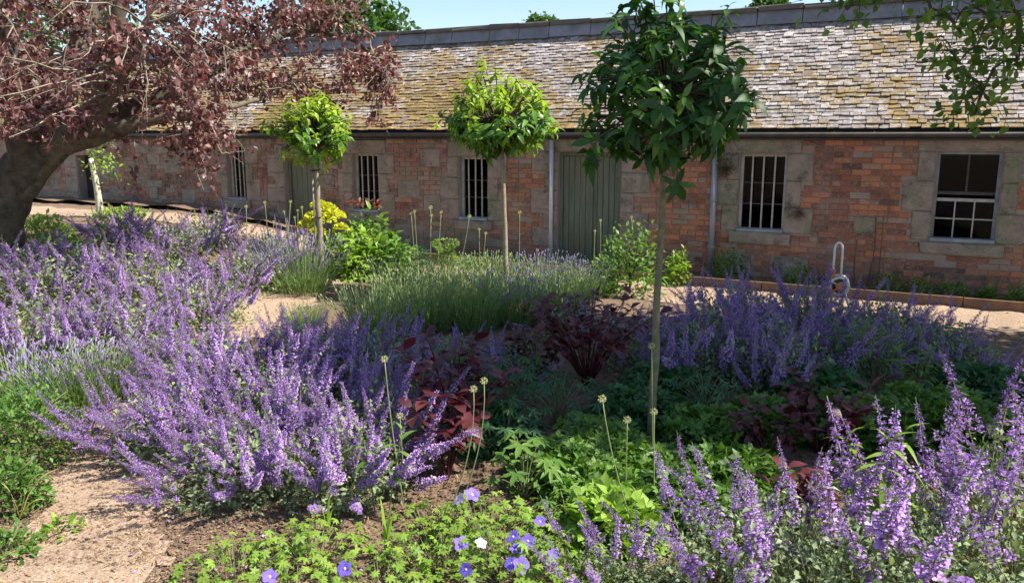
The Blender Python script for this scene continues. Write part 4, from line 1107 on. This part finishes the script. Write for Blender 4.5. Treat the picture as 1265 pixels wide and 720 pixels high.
palmate(G(648, 615), .22, .36, 14, .105, 'green', 'sunlit green plant with hand-shaped cut leaves in the middle foreground', 'plant', pg_)
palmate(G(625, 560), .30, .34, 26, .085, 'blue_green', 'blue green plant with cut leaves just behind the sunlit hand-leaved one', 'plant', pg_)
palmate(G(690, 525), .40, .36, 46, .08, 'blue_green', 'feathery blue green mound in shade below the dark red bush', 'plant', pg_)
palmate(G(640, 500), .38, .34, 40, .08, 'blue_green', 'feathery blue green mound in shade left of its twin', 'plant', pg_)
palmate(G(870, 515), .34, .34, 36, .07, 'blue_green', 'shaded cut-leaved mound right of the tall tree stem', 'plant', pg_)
palmate(G(700, 650), .15, .22, 10, .07, 'green', 'small cut-leaved plant with drooping leaves beside the low catmint', 'plant', pg_)
# low leafy groundcover patches
TRI = join([T(scatter(leaf(1, .6, .3, .2, 2), basis([d], [0, 0, 1]), [(0, 0, 0)]).V, loops=leaf(1, .6, .3, .2, 2).loops, tot=leaf(1, .6, .3, .2, 2).tot) for d in ((0, 1, .1), (.85, .3, .05), (-.85, .3, .05))])
gg = 'low groundcover clumps'
for px, py, r, h, mat, lb in [
    (735, 560, .34, .20, 'green', 'low green groundcover left of the foot of the tall tree'), (790, 590, .34, .18, 'green', 'low green groundcover in front of the tall tree stem'),
    (880, 545, .38, .22, 'green', 'low green groundcover right of the tall tree stem in half shade'), (950, 535, .36, .24, 'green', 'shaded green groundcover before the right dark red shrub'),
    (1060, 545, .40, .30, 'green', 'shaded green groundcover behind the willowy stem'), (1150, 540, .42, .34, 'green', 'shaded green groundcover behind the tallest foreground catmint'),
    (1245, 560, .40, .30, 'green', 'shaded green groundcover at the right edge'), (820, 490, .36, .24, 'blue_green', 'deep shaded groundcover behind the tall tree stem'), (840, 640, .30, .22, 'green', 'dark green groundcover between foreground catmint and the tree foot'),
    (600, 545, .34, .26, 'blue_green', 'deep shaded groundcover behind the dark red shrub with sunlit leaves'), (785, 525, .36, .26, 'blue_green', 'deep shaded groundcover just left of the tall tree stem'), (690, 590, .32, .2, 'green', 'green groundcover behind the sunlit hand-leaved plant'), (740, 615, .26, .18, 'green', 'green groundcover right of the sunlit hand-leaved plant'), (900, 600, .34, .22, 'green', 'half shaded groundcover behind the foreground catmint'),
    (755, 665, .24, .27, 'lime', 'bright green rounded leafy plant left of the foreground catmint'), (1010, 500, .38, .3, 'blue_green', 'deep shaded groundcover before the hose reel catmint'),(1210, 500, .4, .3, 'blue_green', 'deep shaded groundcover by the path edge at the right')]:
    shrub(G(px, py), r, h, int(900 * (r / .3) ** 2), .052 if mat != 'lime' else .075, TRI, mat, lb, 'groundcover plant', 'groundcover_plant', gg, 12)
# hardy geraniums along the front: lobed leaves and violet flowers
GER = variants('leaf', [lobed(5, 1, .5, 310, .25, 0, .3), lobed(5, 1, .45, 290, .05, 0, .35), lobed(7, 1, .55, 320, .35, 0, .3)], M['lime'], 3)
def petal_t():
    t = leaf(1, .95, .25, .12, 4, 0, .62, .35); return t
PET = [mesh('petal', petal_t(), M['violet'], True), mesh('petal', petal_t(), M['pale_violet'], True)]
PET[0].attributes['tint'].data.foreach_set('color', np.tile(np.array([.5, .6, 1, 1], np.float32), len(PET[0].vertices)))
hub = tube([(0, 0, -.16), (0, 0, -.02), (0, 0, .05), (0, 0, .2)], [.12, .2, .22, .06], 7); HUB = mesh('flower', hub, M['eye'], True)
def flower(root, p, nrm, size, pale=False):
    x = np.cross(nrm, [.3, .9, .1]); x /= np.linalg.norm(x); n_ = np.array(nrm) / np.linalg.norm(nrm); y = np.cross(n_, x)
    f = add('flower', HUB, root, mat=M4(np.stack([x, y, n_], 1), p, size))
    for k in range(5):
        a = k * 2 * math.pi / 5 + .2; d = np.array([[math.cos(a), math.sin(a), .38 + .12 * math.sin(k * 2.3)]])
        add('petal', PET[int(pale)], f, mat=M4(basis(d, [0, 0, 1])[0], (0, 0, 0), 1.0))
def geranium(pos, rad, h, n, ls, label, flowers=()):
    root = thing('geranium', tuple(pos), label, 'geranium', 'hardy geraniums along the front'); st = []
    n = int(n * 1.5); ls *= .8
    for i in range(n):
        a = i * 2.4 + prng.normal(0, .5); q = math.sqrt(prng.uniform(0, 1)); p = np.array([math.cos(a) * rad * q, math.sin(a) * rad * q, h * (1 - .6 * q * q) * prng.uniform(.35, 1.15)])
        st.append(tube([p * np.array([.35, .35, 0]) - np.array([0, 0, .02]), p * np.array([.8, .8, .7]), p], [.0025, .002, .0016], 3, 0, False))
        out = np.array([math.cos(a), math.sin(a), -.1]) + prng.normal(0, .3, 3); nrm = np.array([math.cos(a) * .35, math.sin(a) * .35 - .2, 1.0]) + prng.normal(0, .3, 3)
        add('leaf', GER[prng.integers(0, 9)], root, mat=M4(basis(out[None], nrm)[0], p, ls * prng.uniform(.6, 1.15)))
    for fx, fy, pale in flowers:
        w_ = at(fx, fy, 1.0); d = (w_ - np.array([0, 0, H])); base = np.array(pos)
        Y_ = base[1] - .1; p = at(fx, fy, Y_)
        if p[2] < .1: g_ = G(fx, fy); p = np.array(g_) * 0.93 + np.array([0, 0, H]) * .07
        lp = p - base; st.append(tube(bez(lp * np.array([.5, .5, 0]), lp * np.array([.8, .8, .6]), lp - np.array([0, 0, .008]), 6), .0018, 4, 0, False))
        flower(root, lp, np.array([.1 + prng.normal(0, .5), -.6 + prng.normal(0, .35), .7]), (.035 * prng.uniform(.85, 1.2)), pale)
    add('stems', mesh('stems', join(st), M['stem'], True), root)
geranium(G(290, 712), .26, .16, 60, .046, 'low green geranium at the front left, next to the path edge', [(333, 712, 0)])
geranium(G(385, 690), .28, .17, 70, .046, 'geranium with pale violet flower at the bottom, left of the bulb leaves', [(426, 702, 0)])
geranium(G(360, 745), .26, .16, 50, .046, 'geranium at the bottom edge below the left of the drift', [])
geranium(G(545, 700), .30, .20, 80, .046, 'geranium with blue violet and one pale flower right of the bulb leaves', [(569, 672, 0), (594, 671, 1), (576, 703, 0)])
geranium(G(625, 705), .32, .22, 90, .046, 'geranium with a cluster of violet flowers in the middle of the front edge', [(634, 663, 0), (652, 668, 0), (638, 678, 0), (643, 698, 0), (632, 696, 0)])
geranium(G(600, 660), .28, .18, 70, .044, 'geranium with violet and pink flowers behind the front row', [(583, 611, 0), (568, 617, 1)])
geranium(G(690, 720), .28, .20, 70, .046, 'geranium with one mauve flower beside the low catmint', [(682, 686, 0)])
geranium(G(530, 655), .22, .13, 40, .042, 'flowerless geranium around the bent seed head stalks', [])
geranium(G(470, 735), .30, .15, 60, .046, 'geranium at the bottom edge around the bulb leaves', [])
geranium(G(690, 665), .24, .18, 50, .044, 'geranium just in front of the hand-leaved plant', [(667, 644, 0)])
# willowy stem with long pale leaves among the foreground catmint
LONG = variants('leaf', [leaf(1, .20, .7, .15, 5), leaf(1, .22, .4, .2, 5), leaf(1, .18, 1.0, .15, 5)], M['lime'])
def leafy_stem(pos, stems, h, ls, label, bank, grp=None, per=14, spread=.12, cat='plant', name='leafy_plant'):
    root = thing(name, tuple(pos), label, cat, grp); st = []
    for s_ in range(stems):
        a = s_ * 2.4; tip = np.array([math.cos(a) * spread, math.sin(a) * spread, h * prng.uniform(.85, 1.08)]); c = bez((tip[0] * .3, tip[1] * .3, -.02), (tip[0] * .5, tip[1] * .5, h * .5), tip, 8); st.append(tube(c, np.linspace(.006, .0025, 8), 5, 0, False))
        for j in range(per):
            f = 1 - .62 * j / per; p = np.array([np.interp(f, np.linspace(0, 1, 8), c[:, k]) for k in range(3)]); b_ = j * 2.4; e = 1.1 - .95 * min(1, j / 5) + prng.normal(0, .12)
            d = np.array([math.cos(b_) * math.cos(e), math.sin(b_) * math.cos(e), math.sin(e)])
            add('leaf', bank[prng.integers(0, len(bank))], root, mat=M4(basis(d[None], [0, 0, 1])[0], p, ls * (.55 + .45 * min(1, j / 4)) * prng.uniform(.85, 1.1)))
    add('stems', mesh('stems', join(st), M['stem'], True), root)
leafy_stem(G(1068, 700), 3, .72, .16, 'willowy green stems with long narrow leaves among the foreground catmint', LONG, spread=.13)
PHL = variants('leaf', [leaf(1, .26, .4, .2, 4), leaf(1, .28, .6, .2, 4)], M['green'], 3)
lg2 = 'upright green leafy stems'
for px, py, n, h, lb in [(1085, 485, 8, .62, 'upright leafy green plant among the shaded catmint near the hose reel'), (1045, 470, 6, .5, 'shorter upright leafy green plant left of its taller neighbour'),
                         (1125, 500, 6, .5, 'upright leafy green plant beside the sunlit path end'), (470, 640, 2, .5, 'single leafy green stem among the half shaded catmint')]:
    leafy_stem(G(px, py), n, h, .12, lb, PHL, lg2, 12, .14)

# strap-leaved bulbs at the front and by the left edge
def straps(pos, specs, mat, label, name='strap_leaved_bulb'):
    root = thing(name, tuple(pos), label, 'bulb plant', 'strap-leaved bulbs')
    for dx, dy, hh, ww, out in specs:
        c = bez((0, 0, -.02), (dx * .3, dy * .3, hh * .8), (dx, dy, hh * (1 - out)), 8); V, F = [], []
        side = np.cross([dx, dy, .001], [0, 0, 1]); side = side / (np.linalg.norm(side) + 1e-9)
        for i, p in enumerate(c):
            wv = ww * (1 - (i / 7) ** 2.2) + .001; V += [p - side * wv, p + np.array([0, 0, -wv * .4]), p + side * wv]
        for i in range(7): F += [(3 * i, 3 * i + 1, 3 * i + 4, 3 * i + 3), (3 * i + 1, 3 * i + 2, 3 * i + 5, 3 * i + 4)]
        t = T(V, F); t.tint[:] = prng.uniform(.2, .9, 2); add('leaf', mesh('leaf', t, M[mat], True), root)
straps(G(478, 685), [(-.03, .02, .30, .011, .02), (.06, -.02, .27, .016, .05), (-.07, -.03, .2, .014, .2), (.02, .05, .24, .010, .05), (.10, -.06, .12, .020, .4)], 'lime', 'pale green bulb shoots at the front below the tall seed head')
straps(G(545, 665), [(.10, .0, .26, .008, .03), (.13, .03, .24, .007, .05), (.07, -.02, .22, .008, .05), (.04, .03, .2, .007, .1)], 'green', 'dark narrow bulb leaves at the foot of the leaning seed heads')
straps(G(405, 655), [(.02, .02, .22, .012, .02), (-.05, 0, .18, .012, .1), (.05, -.03, .16, .010, .1)], 'lime', 'bulb leaves at the foot of the front drift, left of the pale shoots')
straps(G(25, 640), [(.16, -.02, .16, .022, .25), (.10, .05, .26, .018, .1), (-.05, -.04, .24, .02, .1), (.2, .06, .3, .016, .15)], 'yellow_leaf', 'yellowing broad leaves flopping over the soil at the left edge')
straps(G(72, 560), [(.08, .02, .26, .018, .05), (.15, -.04, .18, .016, .15)], 'yellow_leaf', 'yellow leaf pair beside the clipped green shrub')
straps(G(1228, 372), [(-.08, 0, .34, .018, .02), (.1, .02, .30, .016, .02), (.03, .03, .24, .016, .05)], 'cat_leaf', 'pale strap leaves in the border below the sash window')
# shrubs at the left edge
SM_ = leaf(1, .5, .2, .25, 2)
shrub(G(30, 560), .42, .42, 2600, .042, SM_, 'green', 'dense small-leaved green shrub at the left edge', 'shrub', 'green_shrub', 'green shrubs at the left', 14)
shrub(G(8, 625), .24, .30, 900, .05, SM_, 'green', 'low green shrub at the very left edge by the path', 'shrub', 'green_shrub', 'green shrubs at the left', 10)
shrub(G(5, 690), .16, .16, 300, .045, SM_, 'green', 'tuft of green leaves at the left edge of the bare path', 'plant', 'leafy_tuft', None, 6)
shrub(G(75, 660), .10, .08, 70, .05, SM_, 'lime', 'small weed seedling on the bare sandy soil', 'weed', 'weed', None, 4)
shrub(G(215, 445), .28, .28, 700, .05, SM_, 'green', 'green mound at the corner of the tan path', 'plant', 'leafy_mound', None, 8)
# the back bed: yellow spurge, peony-like bush and others
sp_r = thing('yellow_spurge', G(402, 335), 'bright yellow flowering spurge behind the slim left tree', 'spurge')
t = dome(prng, 700, .34, .52, SM_, .075); add('foliage', mesh('foliage', t, M['green'], True), sp_r, stuff=True)
BR = lobed(5, 1, .7, 350, .1, 0, .2)
for i in range(16):
    a = i * 2.4; q = math.sqrt((i + .5) / 16); p = np.array([math.cos(a) * .27 * q, math.sin(a) * .2 * q, .82 - .30 * q * q + prng.uniform(-.06, .06)]) * np.array([1, 1, 1.08])
    n = 110; d = rdir(n, prng); d[:, 2] = np.abs(d[:, 2]) - .15
    add('flower_head', mesh('flower_head', merged(prng, BR, n, d * np.array([.11, .11, .09]), d + rdir(n, prng) * .5, d + np.array([0, 0, .6]), prng.uniform(.018, .030, n)), M['yellow_bract'], True), sp_r, tuple(p))
add('stems', mesh('stems', join([tube(bez((0, 0, 0), (math.cos(i * 2.4) * .1, math.sin(i * 2.4) * .1, .4), (math.cos(i * 2.4) * .2, math.sin(i * 2.4) * .15, .74), 5), .007, 5, 0, False) for i in range(9)]), M['stem']), sp_r)
BIG = leaf(1, .42, .45, .22, 3)
gs = 'green shrubs in the back bed'
shrub(G(438, 342), .46, .66, 900, .13, BIG, 'lime', 'leafy green bush between the yellow spurge and the big-leaved plant', 'shrub', 'green_shrub', gs)
shrub(G(480, 344), .38, .60, 600, .15, BIG, 'green', 'big-leaved green bush at the left end of the lavender hedge', 'shrub', 'green_shrub', gs)
rt = thing('red_tipped_shrub', G(458, 335), 'green shrub with red young shoot tips below the second barred window', 'shrub')
t = dome(prng, 420, .36, .84, BIG, .13); add('foliage', mesh('foliage', t, M['green'], True), rt, stuff=True)
for i in range(7):
    p = np.array([prng.uniform(-.3, .34), prng.uniform(-.15, .15), prng.uniform(.80, .98)]); n = 12; d = rdir(n, prng); d[:, 2] = np.abs(d[:, 2])
    add('shoot_tip', mesh('shoot_tip', merged(prng, BIG, n, d * .02, d, np.array([0, 0, 1]) + rdir(n, prng) * .5, prng.uniform(.05, .10, n)), M['red_leaf'], True), rt, tuple(p))
cl = thing('lime_column', G(551, 345), 'small lime green column-shaped plant below the third window', 'plant')
n = 900; a = prng.uniform(0, 6.28, n); zz = prng.uniform(.12, .56, n); rr = .155 * (.8 + .25 * np.sin(zz * 28))
P = np.stack([np.cos(a) * rr, np.sin(a) * rr, zz], 1); d = np.stack([np.cos(a), np.sin(a), .35 + 0 * a], 1) + rdir(n, prng) * .4
add('foliage', mesh('foliage', merged(prng, SM_, n, P, d, [0, 0, 1], prng.uniform(.035, .06, n)), M['lime'], True), cl, stuff=True)
add('stems', mesh('stems', join([tube([(math.cos(q) * .06, math.sin(q) * .06, 0), (math.cos(q) * .10, math.sin(q) * .10, .52)], .008, 5) for q in (0, 1.3, 2.6, 3.9, 5.2)]), M['stem']), cl)
shrub(G(510, 330), .26, .30, 260, .09, BIG, 'blue_green', 'greyish leafy plant left of the lime green column', 'plant', 'leafy_plant', gs, 7)
shrub(G(590, 330), .40, .18, 300, .08, BIG, 'green', 'low dark green plants below the third window', 'plant', 'leafy_plant', gs, 7)
# roses and others by the door
RL = leaf(1, .55, .2, .2, 2)
shrub(G(778, 362), .44, .92, 900, .085, RL, 'green', 'loose rose bush in front of the double door and brick pier', 'rose bush', 'rose_bush', None, 16, .2, stemmat='bark')
shrub(G(742, 358), .26, .44, 420, .07, RL, 'lime', 'small light green bush at the foot of the double door', 'shrub', 'green_shrub', gs)
shrub(G(836, 352), .17, .50, 420, .075, RL, 'lime', 'narrow lime green bush just right of the tall tree stem, by the wall', 'shrub', 'green_shrub', gs)
shrub(fw(fac(907, 300)[0], .33, .05), .25, .46, 700, .05, RL, 'green', 'rounded green bush below the wide barred window', 'shrub', 'green_shrub', gs)
shrub(fw(fac(995, 330)[0], .35, .05), .22, .28, 320, .06, RL, 'green', 'low green bush against the wall right of the wide barred window', 'shrub', 'green_shrub', gs)
for px, r, h, lb in [(1100, .2, .26, 'low green plant in the border left of the sash window'), (1135, .18, .22, 'low green plant in the border under the left side of the sash window'), (1175, .22, .2, 'dark low plant in the border under the sash window'),
                     (1255, .15, .2, 'light green plant in the border at the right edge'), (1215, .1, .16, 'tiny green plant in the border beside the strap leaves'), (640, .25, .2, 'dark low plant at the wall foot left of the white pipe')]:
    shrub(fw(fac(px, 350)[0], .36, .05), r, h, 260, .055, RL, 'green', lb, 'plant', 'border_plant', 'small plants in the wall border', 6)
# tufts growing from the wall
def tuft(px, py, label, r, droop):
    u, z = fac(px, py); root = thing('wall_tuft', tuple(fw(u, .02, z)), label, 'plant', 'dry tufts on the wall', FANG)
    n = 90; d = rdir(n, prng); d[:, 1] = -np.abs(d[:, 1]) * .7; d[:, 2] -= droop
    t = merged(prng, T([(-.03, 0, 0), (.03, 0, 0), (0, 1, -.2)], [(0, 1, 2)]), n, d * .02, d, rdir(n, prng), prng.uniform(.5, 1.1, n) * r)
    add('dry_leaves', mesh('dry_leaves', t, M['dry']), root, stuff=True)
    if droop > .1: add('green_leaves', mesh('green_leaves', merged(prng, SM_, 70, rdir(70, prng) * r * .5 + np.array([0, -.04, r * .3]), rdir(70, prng), [0, 0, 1], prng.uniform(.04, .07, 70)), M['blue_green'], True), root, stuff=True)
tuft(896, 208, 'withered hanging plant on the wall between pipe and wide barred window', .19, .5)
tuft(987, 264, 'small dry tuft growing out of the wall right of the barred window', .14, .05)
cb = thing('bare_climber', tuple(fw(fac(1070, 340)[0], .05, .05)), 'thin bare climber stems against the bricks left of the sash window', 'climber', rz=FANG)
for dx, hh, bend in [(0, .95, .12), (.14, .92, .02), (-.12, .62, -.05)]:
    add('stem', mesh('stem', tube(bez((dx, 0, -.05), (dx + bend, -.02, hh * .5), (dx + bend * .4, .02, hh), 8), np.linspace(.010, .005, 8), 6), M['bark']), cb)

# ------------------------------------------------------------------ seed heads on tall stalks
hd = prng.normal(size=(60, 3)); hd /= np.linalg.norm(hd, axis=1)[:, None]
SEEDH = mesh('seed_head', join([merged(prng, T([(-.2, 0, 0), (.2, 0, 0), (.14, 1, 0), (-.14, 1, 0), (0, .5, .22)], [(0, 1, 4), (1, 2, 4), (2, 3, 4), (3, 0, 4)]), 60, hd * .45, hd, rdir(60, prng), np.full(60, .55))]), M['seed'], False)
def seedhead(base, head, label, size, grp, bow=0.0, rad=.0038):
    base, head = np.array(base, float), np.array(head, float); root = thing('seed_head_stalk', tuple(base), label, 'seed head', grp)
    h = head - base; c = bez((0, 0, -.02), h * .5 + np.array([bow, 0, 0]), h, 9)
    add('stalk', mesh('stalk', tube(c, np.linspace(rad, rad * .7, 9), 6), M['seed_stem'], True), root)
    add('seed_head', SEEDH, root, tuple(h), scale=(size,) * 3)
sg = 'bulb seed heads in the front bed'
for hx, hy, bx, by, bow, lb, dd in [
    (475, 443, 500, 625, -.02, 'tall round seed head on a straight stalk before the bluish catmint', 0), (585, 480, 548, 640, .10, 'left of two round seed heads on bowed stalks before the dark red shrub', 0), (598, 470, 556, 645, .11, 'right of two round seed heads on bowed stalks before the dark red shrub', 0),
    (494, 513, 500, 612, .0, 'short seed head half hidden among catmint spikes, behind the tallest one', 0), (805, 427, 807, 590, 0, 'round seed head right against the tall tree stem', 0), (808, 508, 808, 640, 0, 'round seed head at the foot of the tall tree', 0),
    (775, 518, 772, 655, 0, 'round seed head left of the tall tree foot', 0), (744, 492, 800, 690, -.06, 'slim seed head on a curved stalk over the low groundcover', 0)]:
    g_ = G(bx, by); seedhead(g_, at(hx, hy, g_[1] + dd), lb, .021, sg, bow)
sg2 = 'tall thin seed heads along the back bed'
ORD = ['first', 'second', 'third', 'fourth', 'fifth', 'sixth', 'seventh', 'eighth', 'ninth']; cnt_ = {}
for k, (hx, hy, sz) in enumerate([(304, 255, .024), (327, 250, .024), (338, 274, .02), (351, 261, .02), (359, 249, .024), (364, 268, .02), (368, 260, .02), (373, 256, .02), (508, 264, .024), (512, 261, .024), (532, 256, .03), (533, 266, .024), (545, 262, .024), (580, 267, .028), (592, 283, .02), (600, 288, .022), (642, 262, .026), (735, 285, .02), (742, 272, .02), (780, 268, .02)]):
    hw = at(hx, hy, 10.9 if hx < 480 else 10.6); bx = hw[0] - (.22 if hx == 580 else prng.normal(0, .04)); by = hw[1] + prng.normal(0, .05)
    side = 'at the left of the yellow spurge' if hx < 400 else ('below the third barred window' if hx < 620 else ('left of the white pipe' if hx < 700 else 'in front of the double door'))
    cnt_[side] = cnt_.get(side, 0) + 1
    seedhead((bx, by, float(gz(bx, by))), hw, 'thin tall seed head ' + side + ', ' + ORD[cnt_[side] - 1] + ' from the left', sz, sg2 + ' ' + side, .04 if hx == 580 else 0, .006)
# pale young tree by the dark doorway
b = G(124, 268); b = np.array(b); b[2] = float(gz(b[0], b[1]))
yt = thing('sapling', tuple(b), 'pale-stemmed sapling leaning beside the dark doorway', 'tree')
top = at(112, 196, b[1]) - b
add('trunk', mesh('trunk', tube(bez((0, 0, -.05), top * .5 + np.array([.05, 0, 0]), top, 8), np.linspace(.065, .04, 8), 9), M['white_bark'], True), yt)
n = 150; P = top + np.array([.2, 0, -.05]) + prng.normal(0, .16, (n, 3)); add('crown', mesh('crown', merged(prng, SM_, n, P, rdir(n, prng), rdir(n, prng) + np.array([0, 0, 1]), prng.uniform(.05, .1, n)), M['lime'], True), yt, stuff=True)
shrub(G(150, 268), .5, .16, 400, .08, SM_, 'lime', 'low light green plants at the foot of the leaning sapling', 'plant', 'leafy_mound')
shrub(G(50, 292), .4, .3, 500, .08, SM_, 'lime', 'sunlit low bush right of the copper tree trunk by the bare path', 'shrub', 'leafy_mound')
shrub(G(75, 318), .4, .34, 500, .08, SM_, 'green', 'dark leafy plant at the edge of the bare path under the copper tree', 'shrub', 'leafy_mound')

# ------------------------------------------------------------------ hose reel on its stand by the path
hb = G(1031, 396); hr = thing('hose_reel', tuple(hb), 'garden hose reel with white tubular handle and orange hub among shaded catmint', 'hose reel', rz=R(-20))
def htube(p, r, mat, name, n=8): return add(name, mesh(name, tube(p, r, n), M[mat], True), hr)
arc = [(-.085, 0, .0), (-.085, 0, .75), (-.07, 0, .80), (-.04, 0, .825), (.0, 0, .825), (.03, 0, .80), (.045, 0, .75), (.045, 0, .36)]
dz = at(1031, 300, hb[1])[2] - hb[2] - .825
arc = [(x * .62, y, z + (dz if z > .3 else 0)) for x, y, z in arc]
htube(arc, .012, 'plastic_white', 'handle')
zc = at(1035, 352, hb[1])[2] - hb[2]
def ring(cx, cy, cz, rad, th, n=22, a0=0, a1=2 * math.pi): return [(cx + rad * math.cos(a), cy, cz + rad * math.sin(a)) for a in np.linspace(a0, a1, n)]
for y in (-.09, .09): add('reel_disc', mesh('reel_disc', join([tube(ring(.02, y, zc, .095, 0), .013, 6, 0, False)] + [tube([(.03, y, zc), (.02 + .095 * math.cos(a), y, zc + .095 * math.sin(a))], .009, 5) for a in (.5, 2.6, 4.7)]), M['plastic_white'], True), hr)
add('hose', mesh('hose', tube([(.02 + .062 * math.cos(a) * (1 + .08 * math.sin(a * .37)), -.075 + .15 * a / 60, zc + .062 * math.sin(a) * (1 + .08 * math.sin(a * .37))) for a in np.linspace(0, 60, 260)], .011, 6), M['blue_green'], True), hr)
add('hub', mesh('hub', tube([(.03, -.13, zc), (.03, -.125, zc), (.03, -.10, zc), (.03, .12, zc)], [.02, .05, .052, .03], 14), M['orange'], True), hr)
add('crank', mesh('crank', join([tube([(.03, -.135, zc), (-.05, -.135, zc - .05)], .012, 6), tube([(-.05, -.135, zc - .05), (-.05, -.20, zc - .05)], .016, 8)]), M['orange'], True), hr)
add('bracket', mesh('bracket', join([box(-.08, -.025, -.04, .03, zc + .08, zc + .17)]), M['orange']), hr)
add('stand', mesh('stand', join([tube([(.045, 0, .4), (.045, 0, zc), (.2, -.1, 0)], .014, 6), tube([(.045, 0, zc), (.2, .12, 0)], .014, 6), tube([(-.085, -.15, .012), (-.085, .15, .012)], .014, 6)]), M['plastic_white'], True), hr)

# ------------------------------------------------------------------ loose stones, clods and litter on the ground
def stones(name, n, xy, lo, hi, mat):
    q = T([(1, 0, 0), (-.1, .9, .1), (-.9, -.1, 0), (.1, -1, 0), (.1, .1, .55), (0, 0, -.4)], [(0, 1, 4), (1, 2, 4), (2, 3, 4), (3, 0, 4), (1, 0, 5), (2, 1, 5), (3, 2, 5), (0, 3, 5)])
    P = np.stack([xy[:, 0], xy[:, 1], gz(xy[:, 0], xy[:, 1]) + .008], 1); d = rdir(n, prng); d[:, 2] *= .3
    sz = lo * (hi / lo) ** (prng.uniform(0, 1, n) ** 2.2)
    add(name, mesh(name, scatter(q, basis(d, [0, 0, 1]) * sz[:, None, None] * prng.uniform(.6, 1.3, (n, 3))[:, None, :], P, rtint(n, prng)), M[mat]), stuff=True)
def field(n, px0, px1, py0, py1):
    a = np.array([G(prng.uniform(px0, px1), py0 + (py1 - py0) * prng.uniform(0, 1) ** .8)[:2] for _ in range(n)]); return a
stones('pebbles', 4500, field(4500, -60, 330, 560, 760), .003, .013, 'pebble')
stones('mulch', 5000, np.concatenate([field(2500, -20, 200, 540, 700), field(2500, 200, 720, 580, 730)]), .006, .022, 'clod')
stones('path_gravel', 3500, np.concatenate([field(1500, 100, 400, 380, 580), field(2000, 820, 1290, 355, 430)]), .005, .018, 'pebble')
stones('bed_clods', 5000, field(5000, 380, 1290, 430, 640), .008, .035, 'clod')
n = 1500; xy = np.concatenate([field(700, 0, 330, 560, 740), field(800, 330, 760, 590, 730)]); P = np.stack([xy[:, 0], xy[:, 1], gz(xy[:, 0], xy[:, 1]) + .014], 1); d = rdir(n, prng); d[:, 2] *= .2
add('litter', mesh('litter', merged(prng, T([(-.08, 0, 0), (.08, 0, 0), (.05, 1, .05), (-.05, 1, .05)], [(0, 1, 2, 3)]), n, P, d, np.array([0, 0, 1]) + rdir(n, prng) * .3, prng.uniform(.012, .05, n)), M['litter']), stuff=True)

xy = np.concatenate([field(26, 120, 330, 600, 720), field(30, 250, 700, 600, 715)]); n = len(xy)
add('fallen_petals', mesh('fallen_petals', merged(prng, leaf(1, .8, .3, .2, 2), n, np.stack([xy[:, 0], xy[:, 1], gz(xy[:, 0], xy[:, 1]) + .016], 1), rdir(n, prng) * np.array([1, 1, .2]), np.array([0, 0, 1]) + rdir(n, prng) * .4, prng.uniform(.012, .022, n)), M['petal'], True), stuff=True)
